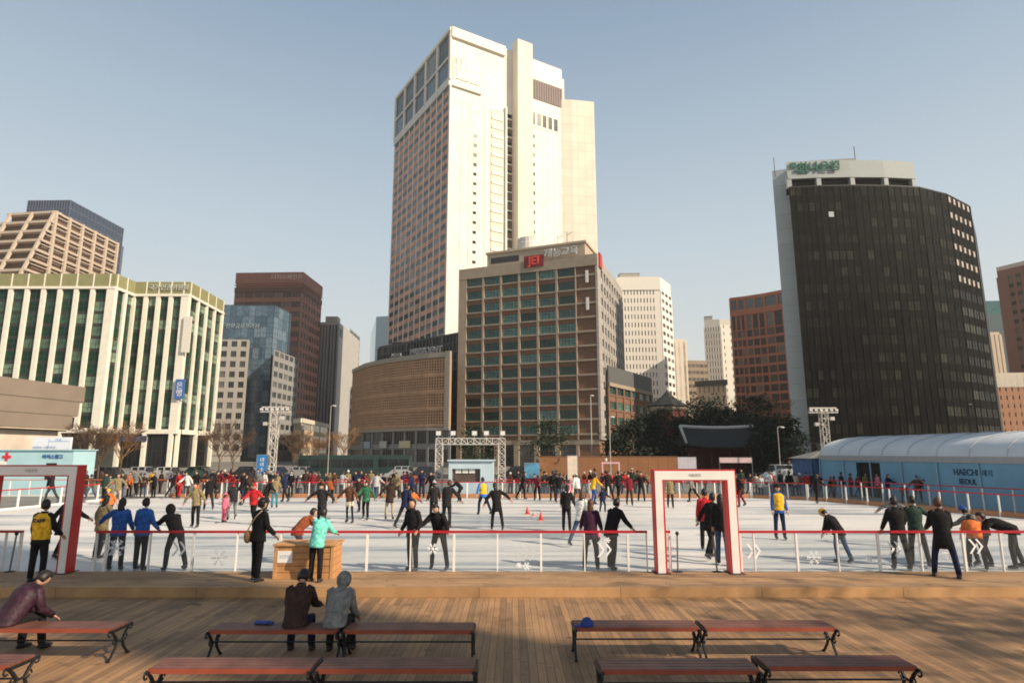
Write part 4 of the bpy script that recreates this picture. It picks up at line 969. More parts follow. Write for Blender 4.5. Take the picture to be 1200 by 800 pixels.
Y = 46.6; xa, zt = gz2(515, 517, Y); xb, _ = gz2(588, 517, Y)
r = empty('truss_arch', ((xa+xb)/2, Y, ZG), 'silver lattice arch with floodlights standing over the pale blue booth', 'arch')
for x in (xa, xb):
    q = MB(); truss(q, (x, Y, ZG), (x, Y, zt-.2), .5); q.build('tower', ALU, r)
q = MB(); truss(q, (xa-.25, Y, zt), (xb+.25, Y, zt), .44); q.build('beam', ALU, r)
LAMPW = mat('floodlight_glass', (.75, .73, .68), .3, .05)
for px in (514, 531, 556, 570, 589):
    x = gz2(px, 510, Y)[0]; q = MB(); q.tube((x, Y, zt+.2), (x, Y, zt+.42), .03); q.box(x-.2, x+.2, Y-.12, Y+.12, zt+.42, zt+.78); q.box(x-.16, x+.16, Y-.15, Y-.11, zt+.46, zt+.74, 1)
    q.build('floodlight', [STEEL, LAMPW], r)
def light_tower(px, Y, ytop, w_, label):
    x, zt = gz2(px, ytop, Y); r = empty('lighting_tower', (x, Y, ZG), label, 'lighting tower', 'lattice lighting towers')
    q = MB(); truss(q, (x, Y, ZG), (x, Y, zt-.3), w_, .04, .6); q.build('mast', ALU, r)
    q = MB(); q.box(x-1.3, x+1.3, Y-.12, Y+.12, zt-.45, zt-.3); q.box(x-1.2, x+1.2, Y-.1, Y+.1, zt-.05, zt+.06); q.build('cross_arm', ALU, r)
    for k in range(6):
        xx = x-1.15+k*.46; q = MB(); q.box(xx-.15, xx+.15, Y-.2, Y+.1, zt-.28, zt-.08); q.box(xx-.13, xx+.13, Y-.22, Y-.19, zt-.26, zt-.1, 1); q.build('floodlight', [STEEL, LAMPW], r)
    q = MB(); q.box(x-.9, x-.6, Y-.3, Y, zt-1.6, zt-1.3); q.box(x+.5, x+.85, Y-.3, Y, zt-1.1, zt-.8); q.tube((x-.7, Y, zt-1.45), (x, Y, zt-1.45), .03); q.tube((x+.6, Y, zt-.95), (x, Y, zt-.95), .03); q.build('side_lamp', ALU, r)
light_tower(323, 55, 477, .55, 'lattice lighting tower before the blue glass building on the left')
light_tower(964, 56, 478, .55, 'lattice lighting tower before the dark glass tower on the right')
def pole(px, Y, ytop, label, arm=0, col=STEEL, rad=.06):
    x, zt = gz2(px, ytop, Y); r = empty('street_lamp', (x, Y, ZG), label, 'street lamp', 'street lamps along the far road')
    q = MB(); q.tube((x, Y, ZG), (x, Y, zt), rad, rad*.6); q.build('pole', col, r)
    q = MB(); s_ = arm or .01; q.path([(x, Y, zt-.1), (x+s_*.5, Y, zt+.05), (x+s_, Y, zt)], .035, 5); q.build('arm', col, r)
    q = MB(); q.ell((x+s_, Y, zt-.05), (.22, .12, .08), seg=10, rings=6); q.build('lamp_head', LAMPW, r, True)
PG = mat('pole_pale', (.42, .40, .37), .5, .1)
pole(911, 62, 500, 'pale street light with a short arm before the red brick office trees', .5, PG)
pole(714, 60, 488, 'slim street lamp before the brick annex', .3, PG)
pole(692, 74, 463, 'tall pale lamp column before the corner of the brick office', .2, PG, .09)
pole(1132, 70, 473, 'thin lamp pole before the right part of the dark glass tower', .5, DARKM)
pole(216, 60, 470, 'lamp pole before the green glass building corner', -.6, DARKM, .05)
pole(388, 70, 475, 'lamp pole in front of the grey slab tower', .4, PG, .05)
pole(104, 58, 497, 'lamp pole between the grey hall and the green glass building', .4, DARKM, .05)

# ---------------------------------------------------------------- booths, banners, hoarding
PBLUE = mat('booth_blue', (.50, .63, .70), .6, .08, .8); SKYB = mat('booth_sky', (.42, .66, .72), .6, .1, .6); BUF = mat('banner_blue', (.03, .20, .48), .5, .15)
Y = 44.0; xa, zt = gz2(526, 540, Y); xb, _ = gz2(578, 540, Y); _, z0 = gz2(550, 549, Y); _, z1 = gz2(550, 565, Y); xm, _ = gz2(530, 540, Y); xn, _ = gz2(563, 540, Y)
r = empty('ticket_booth', ((xa+xb)/2, Y, ZG), 'pale blue booth with three white notices in its window under the truss arch', 'booth')
q = MB(); q.box(xa, xb, Y+.3, Y+2.4, ZG, zt); q.box(xa, xm, Y, Y+.3, ZG, zt); q.box(xn, xb, Y, Y+.3, ZG, zt); q.box(xm, xn, Y, Y+.3, z0, zt-.01); q.box(xm, xn, Y, Y+.3, ZG, z1); q.box(xa-.1, xb+.1, Y-.15, Y+2.5, zt, zt+.08)
q.build('wall', PBLUE, r)
q = MB(); q.box(xm, xn, Y+.2, Y+.28, z1, z0); q.build('window', mat('booth_window', (.10, .07, .06), .3), r)
for px in (537, 545, 553):
    x, z = gz2(px, 552, Y); q = MB(); q.box(x-.2, x+.2, Y+.14, Y+.17, z-.13, z+.15); q.build('notice', WHITE, r)
def banner(name, px0, px1, py0, py1, Y, label, m_, cat='banner', legs=True, txt=None, tcol=None, ts=.3):
    x0, z1_ = gz2(px0, py0, Y); x1, z0_ = gz2(px1, py1, Y); z0_ = max(z0_, ZG+.02)
    r = empty(name, ((x0+x1)/2, Y, ZG), label, cat)
    q = MB(); q.box(x0, x1, Y-.05, Y+.05, z0_, z1_); q.build('board', m_, r)
    q = MB(); t = .04
    for a, c_ in ((x0-t, x0), (x1, x1+t)): q.box(a, c_, Y-.06, Y+.06, ZG, z1_+t)
    q.box(x0, x1, Y-.06, Y+.06, z1_, z1_+t); q.build('frame', STEEL, r)
    if txt: text(txt, ts, tcol or WHITE, (Vector((0, Y)), Vector((1, 0)), Vector((0, -1))), (x0+x1)/2, (z0_+z1_)/2, .06, r, depth=.01)
    return r
banner('standing_banner', 302, 312.5, 533, 556, 46.3, 'narrow blue upright banner with white writing at the back left', BUF, txt='대\n여\n소', ts=.34)
banner('standing_banner', 665, 677, 534, 562, 46.4, 'tall cream upright banner before the brown hoarding', mat('banner_cream2', (.72, .62, .50), .6))
r = banner('poster_board', 615, 632, 542.5, 560, 47.5, 'square blue poster board right of the truss arch', mat('poster_blue', (.09, .27, .42), .5, .5, 1.2), 'poster')
banner('white_banner', 794, 816, 535.5, 549, 62, 'pale lilac banner at the right end of the brown hoarding', mat('banner_lilac', (.50, .48, .54), .6), legs=True)
banner('white_banner', 843, 881, 536, 542, 64, 'long pale pink banner below the palace gate roof', mat('banner_pink', (.62, .45, .46), .6))
Y = 64; xa, zt = gz2(632, 535.2, Y); xb, _ = gz2(794, 535.2, Y)
r = empty('hoarding', ((xa+xb)/2, Y, ZG), 'long plain brown board hoarding behind the rink between poster and lilac banner', 'hoarding')
q = MB(); n = 14
for k in range(n): q.box(xa+(xb-xa)*k/n, xa+(xb-xa)*(k+1)/n-.02, Y-.03, Y+.03, ZG, zt-.02*(k % 2)*0)
q.build('panels', mat('hoarding_brown', (.27, .125, .055), .8, .12, .8), r)
q = MB(); q.box(xa, xb, Y-.06, Y+.06, zt, zt+.08); q.build('top_rail', mat('hoarding_rail', (.2, .1, .06), .7), r)
Y = 49; xa, zt = gz2(705, 543, Y); xb, _ = gz2(726, 543, Y)
r = empty('pink_doorframe', ((xa+xb)/2, Y, ZG), 'free standing pale pink door frame before the brown hoarding', 'door frame')
q = MB(); q.box(xa, xa+.1, Y-.1, Y+.1, ZG, zt); q.box(xb-.1, xb, Y-.1, Y+.1, ZG, zt); q.box(xa, xb, Y-.1, Y+.1, zt, zt+.12); q.build('frame', mat('pink_paint', (.72, .45, .48), .5), r)
q = MB(); q.ell(((xa*.75+xb*.25), Y, zt+.28), (.1, .1, .14), seg=8, rings=6); q.build('lamp', LAMPW, r, True)
# left booth and billboards
Y = 47; xa = gz2(-40, 530, Y)[0]; xb, zt = gz2(87, 527.5, Y); 
r = empty('first_aid_booth', ((xa+xb)/2, Y, ZG), 'long pale blue booth with a red cross at the left behind the gate', 'booth')
q = MB(); q.box(xa, xb, Y, Y+2.5, ZG, zt); q.box(xa-.1, xb+.1, Y-.12, Y+2.6, zt, zt+.07); q.build('wall', SKYB, r)
x, z = gz2(60, 549, Y); q = MB(); q.box(x-.38, x+.38, Y-.03, Y+.03, z-.8, z+.42); q.build('window', BLACK, r)
x, z = gz2(8, 535, Y); q = MB(); q.box(x-.1, x+.1, Y-.04, Y, z-.32, z+.32); q.box(x-.32, x-.1, Y-.04, Y, z-.1, z+.1); q.box(x+.1, x+.32, Y-.04, Y, z-.1, z+.1); q.build('red_cross', mat('cross_red', (.6, .03, .05), .5), r)
q = MB(); x, z = gz2(2, 545, Y); q.box(x-.7, x+.3, Y-.03, Y, z-.4, z+.3); q.build('notice', WHITE, r)
fr = (Vector((0, Y)), Vector((1, 0)), Vector((0, -1)))
x, z = gz2(62, 535, Y); text('아이스링크', .34, mat('booth_ink', (.02, .10, .33), .5), fr, x, z, .03, r, depth=.01, bold=.01)
Y = 50; x0, zt = gz2(40, 512, Y); x1, z0 = gz2(83, 527, Y)
r = empty('billboard', ((x0+x1)/2, Y, ZG), 'white billboard with faint blue print above the left booth', 'billboard')
q = MB(); q.box(x0, x1, Y-.08, Y+.08, z0-.6, zt); q.build('board', mat('billboard_white', (.70, .70, .76), .6, .06), r)
q = MB(); q.box(x0+.2, x0+.3, Y, Y+.1, ZG, z0-.6); q.box(x1-.3, x1-.2, Y, Y+.1, ZG, z0-.6); q.build('support', STEEL, r)
q = MB(); xx = (x0+x1)/2; q.box(xx-.25, xx-.22, Y-.1, Y-.08, z0-.2, zt-.1); q.box(xx-.2, x1-.1, Y-.1, Y-.08, zt-.35, zt-.3); q.build('printed_line', mat('print_blue', (.35, .42, .6), .6), r)
fr = (Vector((0, Y)), Vector((1, 0)), Vector((0, -1)))
text('서울광장 스케이트장', .22, mat('print_blue', (.35, .42, .6), .6), fr, x0+.95, z0+.2, .1, r, depth=.005)
text('안내', .26, mat('print_blue', (.35, .42, .6), .6), fr, xx+.5, zt-.22, .1, r, depth=.005)

# ---------------------------------------------------------------- long tent on the right
A = Vector((24.7, 50.5)); C = Vector((26.9, 26.0)); fr = frame2(A, C); L = (C-A).length   # rink-side wall
TW = mat('tent_fabric', (.55, .59, .63), .55, .06, .4); TB_ = mat('tent_blue', (.16, .35, .49), .6, .12, .5)
r = empty('long_tent', ((A.x+C.x)/2+3, (A.y+C.y)/2, ZG), 'long barrel-roofed white tent with pale blue walls along the right side', 'tent')
ez, wd, rise = 2.66, 9.0, 1.5
P = lambda u, w_, z: Vector((fr[0].x+fr[1].x*u+fr[2].x*w_, fr[0].y+fr[1].y*u+fr[2].y*w_, z))
q = MB(); nu, nw = 40, 14; vs = []
prof = [(-.5*wd*(1-math.cos(math.pi*k/nw)), ez+rise*math.sin(math.pi*k/nw)**.8) for k in range(nw+1)]
for i in range(nu+1):
    sag = 0 if i % 5 == 0 else -.05
    for w_, z in prof: vs.append(P(L*i/nu, w_, z+sag*(z > ez+.05)))
q.add(vs, [(i*(nw+1)+k, i*(nw+1)+k+1, (i+1)*(nw+1)+k+1, (i+1)*(nw+1)+k) for i in range(nu) for k in range(nw)])
q.build('roof', TW, r, True)
q = MB()
for i in range(11): q.path([P(min(max(L*i/10, .04), L-.04), w_, z+.012) for w_, z in prof], .028, 5)
q.build('roof_seams', mat('tent_seam', (.40, .43, .46), .6), r)
q = MB(); q.fbox(fr, -.02, L, .0, .05, 2.32, 2.68); q.build('valance', mat('tent_valance', (.36, .36, .37), .6, .06), r)
dl = [(G(1003, 543, 2.3).xy-A).dot(fr[1]), (G(1031, 543, 2.3).xy-A).dot(fr[1])]
def on_wall(px): 
    d = ray(px, 545); d = Vector((d.x, d.y)); e = fr[1]; den = d.x*(-e.y)+e.x*d.y
    return (d.x*A.y-d.y*A.x)/den
u0, u1 = on_wall(1003), on_wall(1031)
q = MB(); q.fbox(fr, 0, u0, -.05, 0, ZG, 2.34); q.fbox(fr, u1, L, -.05, 0, ZG, 2.34); q.fbox(fr, u0, u1, -.05, 0, 2.2, 2.34); q.build('side_wall', TB_, r)
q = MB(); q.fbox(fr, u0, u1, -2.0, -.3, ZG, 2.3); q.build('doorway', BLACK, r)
# gable end
q = MB(); gv = [P(0, w_, z) for w_, z in prof]; gv = [P(0, 0, ZG)]+gv+[P(0, -wd, ZG)]; gv2 = [v+Vector((fr[1].x, fr[1].y, 0))*.05 for v in gv]
n = len(gv); q.add(gv+gv2, [tuple(range(n)), tuple(reversed(range(n, 2*n)))]); q.build('gable_wall', TB_, r)
for k in range(9):
    u = L*k/8; q = MB(); q.fbox(fr, u-.05, u+.05, .05, .09, ZG, 2.32); q.build('pole', mat('tent_pole', (.25, .40, .52), .5), r)
INK = mat('tent_ink', (.02, .05, .11), .6)
text('HAECHI', .50, INK, fr, on_wall(1131), 1.78, .02, r, depth=.01, bold=.01)
text('SEOUL', .42, INK, fr, on_wall(1132), 1.26, .02, r, depth=.01, bold=.01)
text('해치', .40, mat('tent_ink2', (.05, .13, .24), .6), fr, on_wall(1156), 1.76, .02, r, depth=.01)
Y = 52; x0, zt = gz2(951, 528, Y); x1, _ = gz2(985, 528, Y); _, ze = gz2(960, 537, Y)
r = empty('canopy_tent', ((x0+x1)/2, Y+2, ZG), 'small grey peaked canopy with blue sides left of the long tent', 'canopy')
q = MB(); q.prism([(x0-.3, Y), (x1, Y), (x1, Y+4), (x0-.3, Y+4)], ze, zt, 0, top=[(x0+1.5, Y+1.6), (x1-.4, Y+1.6), (x1-.4, Y+2.2), (x0+1.5, Y+2.2)]); q.build('roof', mat('canopy_grey', (.22, .21, .19), .7), r)
q = MB(); q.box(x0, x0+.5, Y+.1, Y+3.8, ZG, ze); q.box(x0+.9, x1, Y+1.1, Y+3.8, ZG, ze); q.build('side_wall', mat('canopy_blue', (.05, .13, .28), .6, .3), r)
for x in (x0, x0+.8, x1): q = MB(); q.tube((x, Y+.05, ZG), (x, Y+.05, ze), .035); q.build('leg', DARKM, r)

# ---------------------------------------------------------------- vehicles on the far road
RUB = mat('rubber', (.02, .02, .02), .8); CGL = mat('car_glass', (.02, .025, .03), .1, .05, spec=.6)
def car(px, Y, col, label, L_=4.4, h=1.45, van=False, ri=0):
    x = gz(px, Y); body = mat('car_paint_%s' % ri, col, .25, .04, metal=.1)
    r = empty('parked_van' if van else 'parked_car', (x, Y, ZG), label, 'van' if van else 'car', 'vehicles along the far road'); b0 = ZG+.22
    prof = [(-L_/2, .3), (-L_/2+.05, .62), (-L_/2+.9, .72), (-L_/2+1.5, h*.8), (L_/2-1.4, h*.8), (L_/2-.5, .78), (L_/2, .66), (L_/2, .25)] if not van else [(-L_/2, .3), (-L_/2+.05, .85), (-L_/2+.5, 1.0), (-L_/2+1.1, h*.86), (L_/2-.3, h*.86), (L_/2, h*.7), (L_/2, .25)]
    q = MB(); n = len(prof)
    q.add([(x+a, Y-.85, b0+z-.22) for a, z in prof]+[(x+a, Y+.85, b0+z-.22) for a, z in prof], [tuple(range(n))[::-1], tuple(range(n, 2*n))]+[(i, (i+1) % n, n+(i+1) % n, n+i) for i in range(n)]); q.build('body', body, r)
    q = MB(); zt = h if not van else h+.1; lo = .74 if not van else 1.0
    a0, a1 = (-L_/2+1.0, L_/2-.6) if not van else (-L_/2+.6, L_/2-.1); b0_, b1_ = (a0+.7, a1-.6) if not van else (a0+.5, a1-.1)
    q.prism([(x+a0, Y-.8), (x+a1, Y-.8), (x+a1, Y+.8), (x+a0, Y+.8)], ZG+lo, ZG+zt, 0, top=[(x+b0_, Y-.65), (x+b1_, Y-.65), (x+b1_, Y+.65), (x+b0_, Y+.65)]); q.build('cabin_glass', CGL, r)
    q = MB(); q.box(x+b0_-.03, x+b1_+.03, Y-.68, Y+.68, ZG+zt, ZG+zt+.05)
    for t in (0, .5, 1): xx = x+b0_+(b1_-b0_)*t; q.box(xx-.05, xx+.05, Y-.83, Y-.64, ZG+lo, ZG+zt)
    q.build('roof', body, r)
    for s_ in (-1, 1):
        for yy in (-.8, .62):
            w_ = MB(); w_.tube((x+s_*L_*.31, Y+yy, ZG+.31), (x+s_*L_*.31, Y+yy+.2, ZG+.31), .31, seg=14); wo = w_.build('wheel', RUB, r, False)
            w_ = MB(); w_.tube((x+s_*L_*.31, Y+yy-.02, ZG+.31), (x+s_*L_*.31, Y+yy+.22, ZG+.31), .17, seg=12); sub(wo, 'rim', w_, STEEL, r)
    for s_ in (-.6, .6): q = MB(); q.box(x-L_/2-.02, x-L_/2+.06, Y+s_-.15, Y+s_+.15, ZG+.5, ZG+.65); q.build('headlight', LAMPW, r)
car(918, 62, (.62, .64, .65), 'white van parked before the dark trees right of the palace gate', 4.6, 1.75, True, 0)
car(938, 58, (.5, .52, .53), 'silver car at the foot of the dark tower side wall', 4.2, 1.3, False, 1)
for i, (px, Y, col, lab) in enumerate(((128, 70, (.05, .05, .055), 'black car before the ground floor of the green glass building, leftmost'), (166, 71, (.35, .36, .37), 'silver car under the navy shop sign'), (196, 70, (.45, .46, .46), 'pale silver car at the green building corner columns'),
    (232, 72, (.03, .09, .07), 'dark green car before the narrow grey office'), (290, 73, (.03, .03, .035), 'black car left of the low cream building'), (322, 71, (.03, .05, .13), 'navy car behind the left lighting tower'), (352, 72, (.30, .30, .30), 'grey car before the low cream building'),
    (470, 74, (.40, .41, .42), 'silver car before the curved orange building'), (497, 73, (.04, .04, .05), 'black car left of the truss arch'), (604, 74, (.03, .03, .03), 'black car between truss arch and poster board'))):
    car(px, Y, col, lab, ri=i+2)
def bus(px, Y, col, label, ri):
    x = gz(px, Y); r = empty('city_bus', (x, Y, ZG), label, 'bus', 'buses on the far road'); m_ = mat('bus_paint_%d' % ri, col, .35, .06)
    q = MB(); q.box(x-4.6, x+4.6, Y-1.2, Y+1.2, ZG+.35, ZG+1.3); q.box(x-4.5, x+4.5, Y-1.15, Y+1.15, ZG+2.25, ZG+2.75)
    for k in range(8): xx = x-4.55+k*1.28; q.box(xx-.06, xx+.06, Y-1.18, Y+1.18, ZG+1.3, ZG+2.25)
    q.build('body', m_, r)
    q = MB(); q.box(x-4.45, x+4.45, Y-1.1, Y+1.1, ZG+1.3, ZG+2.25); q.build('window_band', CGL, r)
    for s_ in (-2.9, 2.6):
        w_ = MB(); w_.tube((x+s_, Y-1.22, ZG+.45), (x+s_, Y+1.22, ZG+.45), .45, seg=14); w_.build('wheel', RUB, r)
bus(398, 76, (.025, .05, .047), 'teal green bus waiting before the pale slab tower wall', 0)
bus(440, 79, (.03, .06, .055), 'dark green bus before the left end of the curved building', 1)

# ---------------------------------------------------------------- things by the front fence
p = G(352, 678, ZB); r = empty('wooden_box', (p.x, p.y, ZB), 'plank wooden box with a white notice on the boardwalk by the fence', 'box')
BOXW = planks('box_planks', 'z', .2, (.45, .24, .10), .25, 2.5)
BOXW = planks('box_planks2', 'x', .12, (.47, .245, .10), .3, 2.6)
x0, x1 = G(318, 679, ZB).x, G(388, 679, ZB).x; y0 = p.y; hB = .72
q = MB()
for k in range(5): q.box(x0+.004*k, x1-.003*k, y0, y0+.75, ZB+k*hB/5, ZB+(k+1)*hB/5-.014)
q.box(x0+.03, x1-.03, y0+.03, y0+.72, ZB+.01, ZB+hB-.03); q.build('box_body', mat('box_wood', (.46, .235, .095), .7, .22, 5), r)
q = MB(); q.box(x0-.04, x1+.04, y0-.04, y0+.79, ZB+hB, ZB+hB+.04); q.build('lid', mat('box_wood2', (.50, .27, .12), .7, .2, 5), r)
q = MB(); q.box(x0-.012, x0+.06, y0-.015, y0-.0, ZB, ZB+hB); q.box(x1-.06, x1+.012, y0-.015, y0-.0, ZB, ZB+hB); q.build('corner_post', mat('box_wood2', (.50, .27, .12), .7, .2, 5), r)
xn, zn = V(334, 652, y0).x, V(334, 652, y0).z; q = MB(); q.box(xn-.17, xn+.17, y0-.012, y0-.002, zn-.13, zn+.13); q.build('notice', WHITE, r)
text('보관함', .09, mat('print_blue', (.35, .42, .6), .6), (Vector((0, y0)), Vector((1, 0)), Vector((0, -1))), xn, zn, .014, r, depth=.002)
for i, (px, py, hh, lab) in enumerate(((618, 602, .36, 'left red training cone standing on the ice'), (634, 609, .36, 'right red training cone standing on the ice'), (626, 604, .16, 'small pink marker cone between the two red cones'))):
    p = G(px, py, 0); r = empty('marker_cone', p, lab, 'cone', 'cones on the ice')
    m_ = mat('cone_red', (.62, .10, .08), .5) if i < 2 else mat('cone_pink', (.7, .35, .33), .5)
    q = MB(); q.box(p.x-.13, p.x+.13, p.y-.13, p.y+.13, 0, .03); q.build('base', m_, r)
    q = MB(); q.lathe(p, [(.1, .03), (.02, hh)], 12); q.build('cone', m_, r, True)

# ---------------------------------------------------------------- benches
SEATM = [mat('seat_paint', (.165, .066, .045), .5, .3, 3), mat('seat_edge', (.30, .068, .038), .45, .15, 3)]
def bench_parts(L_):
    fr_q = MB()
    def side(x):
        q = MB()
        for s_ in (-1, 1):
            q.path([(x, s_*.20, .40), (x, s_*.13, .33), (x, s_*.06, .24), (x, s_*.10, .15), (x, s_*.17, .07), (x, s_*.22, .02), (x, s_*.25, .0)], [.02, .024, .026, .022, .02, .022, .03], 6, flat=1)
            c_ = Vector((x, s_*.12, .255)); q.path([c_+Vector((0, math.cos(a)*rr, math.sin(a)*rr)) for a, rr in ((k*.75, .062-.0045*k) for k in range(9))], .012, 5)
            c_ = Vector((x, s_*.255, .40)); q.path([c_+Vector((0, s_*math.cos(a)*rr, math.sin(a)*rr)) for a, rr in ((-2.2+k*.7, .05-.003*k) for k in range(9))], .013, 5)
        q.path([(x, -.25, .425), (x, 0, .405), (x, .25, .425)], [.02, .018, .02], 6); q.tube((x, -.08, .24), (x, .08, .24), .018, seg=6)
        q.box(x-.03, x+.03, -.23, .23, .40, .432)
        return q
    seat = MB(); n = 4; w_ = .42/n
    for k in range(n): y0 = -.21+k*w_; seat.box(-L_/2+.03, L_/2-.03, y0+.006, y0+w_-.006, .434, .462, 0)
    seat.box(-L_/2+.03, L_/2-.03, -.222, -.207, .405, .458, 1)
    rod = MB(); rod.tube((-L_/2+.04, 0, .24), (L_/2-.04, 0, .24), .012, seg=6)
    return side(-L_/2+.03), side(L_/2-.03), seat, rod
def bench(px0, px1, pyf, label, seat_h=.45):
    """px0, px1, pyf: left end, right end and height in the picture of the seat's front edge"""
    a = G(px0, pyf, ZD+seat_h); c_ = G(px1, pyf, ZD+seat_h); L_ = c_.x-a.x
    r = empty('park_bench', ((a.x+c_.x)/2, a.y+.21, ZD), label, 'bench', 'backless benches on the deck')
    off = r.location
    for nm, q, m_ in zip(('leg_frame', 'leg_frame', 'seat', 'stretcher'), bench_parts(L_), (DARKM, DARKM, SEATM, DARKM)):
        o = bpy.data.objects.new(nm, q.mesh(nm, m_)); COL.objects.link(o); o.parent = r
    return r
B1_ = bench(-60, 134, 737, 'bench at the left edge that the person in the purple coat sits on')
B2_ = bench(242, 398, 738.5, 'bench in the further row under the person in the dark brown jacket')
B3_ = bench(400, 556, 738.5, 'bench in the further row whose left end carries the grey hooded person')
B4_ = bench(672, 822, 735.5, 'bench in the further row with a blue cap at its left end')
B5_ = bench(824, 982, 735.5, 'empty bench in the further row, rightmost there')
B6_ = bench(-190, 14, 780, 'bench of which only one black end shows in the lower left corner')
B7_ = bench(171, 366, 784, 'empty bench in the nearest row below the dark brown jacket, left of its pair')
B8_ = bench(368, 559, 784, 'empty bench in the nearest row, right one of the left pair')
B9_ = bench(702, 893, 785, 'empty bench in the nearest row, left one of the right pair')
B10_ = bench(896, 1077, 781, 'empty bench in the nearest row, the rightmost of all')
# caps left on the benches
p = G(688, 733, ZD+.462); r = empty('cap', (p.x, p.y+.0, ZD+.462), 'blue cap lying on the left end of the right-hand bench', 'cap')
CB = mat('cap_blue', (.02, .05, .22), .7, .2, 12)
q = MB(); q.ell((p.x, p.y, ZD+.47), (.1, .11, .12), seg=14, rings=10, fn=lambda v: Vector((v.x, v.y, max(v.z, -.05)))); q.build('dome', CB, r, True)
q = MB(); q.ell((p.x-.1, p.y-.02, ZD+.472), (.1, .085, .012), seg=12, rings=6); q.build('peak', CB, r, True)
p = G(307, 731, ZD+.462); r = empty('blue_gloves', (p.x, p.y, ZD+.462), 'small crumpled blue gloves lying on the bench beside the seated pair', 'gloves')
for dx in (-.05, .06):
    q = MB(); q.ell((p.x+dx, p.y, ZD+.49), (.075, .05, .028), seg=10, rings=6)
    for k in range(4): q.path([(p.x+dx+.05, p.y-.03+k*.02, ZD+.49), (p.x+dx+.11, p.y-.04+k*.026, ZD+.48)], [.012, .009], 5)
    q.build('glove', mat('glove_blue', (.03, .08, .3), .7), r, True)

# ---------------------------------------------------------------- unseen blocks and a tree, added out of view to cast shadows
sdir = Vector((.866, -.5)); nrm = Vector((.5, .866))
def caster(n0, n1, dist, h, name, label, m_, z0=0):
    a = sdir*dist+nrm*n0; c_ = sdir*dist+nrm*n1
    r = empty(name, (a.x, a.y, ZG), label, 'building'); q = MB(); q.prism([a, c_, c_+sdir*8, a+sdir*8], ZG, h); q.build('wall', m_, r)
    q = MB(); q.prism([a-nrm*.2, c_+nrm*.2, c_+nrm*.2+sdir*8.2, a-nrm*.2+sdir*8.2], h, h+.6); q.build('roof', CONC, r)
caster(5.75, 9.73, 60, 58, 'shadow_tower', 'slender block added out of view to the right to shade a strip of deck', CONC)  # unseen block, added for the shadow strip across the deck
caster(70, 128, 42, 50, 'shadow_block', 'broad block added out of view to the right to shade the palace gate', CONC)  # added beyond the frame to keep the palace gate dark
caster(46, 69.5, 42, 32, 'shadow_wing', 'lower wing added out of view right to shade the far half of the tent', CONC)  # this and the next wing are added to shade the tent
caster(33, 45.5, 42, 22.5, 'shadow_wing', 'lowest wing added out of view right to shade the near half of the tent', CONC)
leafy(33.0, -2.9, 20.5, 'tall tree added out of view to the right to shadow the deck', 97, None, EVER, 620, .06, .84, .40, 'round')  # unseen tree, added for blotchy shadow on the deck
# ---------------------------------------------------------------- people
SKIN = mat('skin', (.52, .30, .21), .55, .06, 8)
HAIRM = {'black': mat('hair_black', (.016, .012, .011), .5, .3, 20), 'brown': mat('hair_brown', (.085, .035, .017), .5, .3, 20)}
EYE = mat('eye_dark', (.01, .008, .008), .3)
SOLE = mat('skate_boot', (.03, .03, .035), .5, .3); BLADE = mat('skate_blade', (.4, .4, .42), .3, metal=.7)
CLOTH = dict(black=(.013, .012, .013), charcoal=(.022, .021, .023), navy=(.014, .02, .055), grey=(.19, .185, .175), blue=(.03, .10, .34), brightblue=(.03, .16, .55), red=(.45, .02, .025), pink=(.70, .16, .24),
    white=(.68, .67, .63), cream=(.62, .56, .43), brown=(.11, .05, .03), darkbrown=(.045, .026, .020), khaki=(.24, .19, .10), green=(.04, .15, .08), darkgreen=(.03, .055, .04), turquoise=(.17, .62, .52), yellow=(.72, .42, .03),
    purple=(.045, .016, .035), maroon=(.17, .018, .03), orange=(.62, .16, .04), beige=(.45, .36, .26), denim=(.05, .08, .14), teal=(.03, .22, .28), lilac=(.3, .24, .4), rust=(.25, .07, .03), palegrey=(.42, .42, .42))
def cm(c):
    return mat('cloth_'+c, CLOTH[c], .9, .38, 13, bump=.8, spec=.2)
PUFF = mat('cloth_puffy_purple', (.034, .012, .022), .55, .5, 14, bump=1.0, spec=.3)
_skins = []
def skin_obj(name, verts, edges, radii, mats, root, parent, lev, root_i=0):
    me = bpy.data.meshes.new(name); me.from_pydata([Vector(v) for v in verts], edges, []); me.update()
    o = bpy.data.objects.new(name, me); COL.objects.link(o)
    md = o.modifiers.new('skin', 'SKIN'); md.use_smooth_shade = True; md.branch_smoothing = .3
    sv = me.skin_vertices[0].data
    for i, r_ in enumerate(radii):
        sv[i].radius = r_ if isinstance(r_, tuple) else (r_, r_); sv[i].use_root = (i == root_i)
    sb = o.modifiers.new('sub', 'SUBSURF'); sb.levels = lev; sb.render_levels = lev
    if parent is not None: o.parent = parent
    _skins.append((o, mats)); return o
def finish_skins():
    bpy.context.view_layer.update(); dg = bpy.context.evaluated_depsgraph_get(); new = []
    for o, mats in _skins: new.append(bpy.data.meshes.new_from_object(o.evaluated_get(dg)))
    for (o, mats), me in zip(_skins, new):
        old = o.data; o.modifiers.clear(); o.data = me; me.name = o.name
        ex = _extra.get(o.name)
        if ex:   # hands and head are welded onto the same body mesh
            import bmesh
            bm = bmesh.new(); bm.from_mesh(me); nb = len(bm.faces)
            tmp = bpy.data.meshes.new('t'); tmp.from_pydata(ex.v, [], ex.f); bm.from_mesh(tmp); bm.faces.ensure_lookup_table()
            for i, f in enumerate(bm.faces):
                f.material_index = ex.m[i-nb] if i >= nb else 0; f.smooth = True
            bm.to_mesh(me); bm.free(); bpy.data.meshes.remove(tmp)
        me.materials.clear()
        for m_ in mats: me.materials.append(m_)
        me.update()
_extra = {}
R_ = math.radians
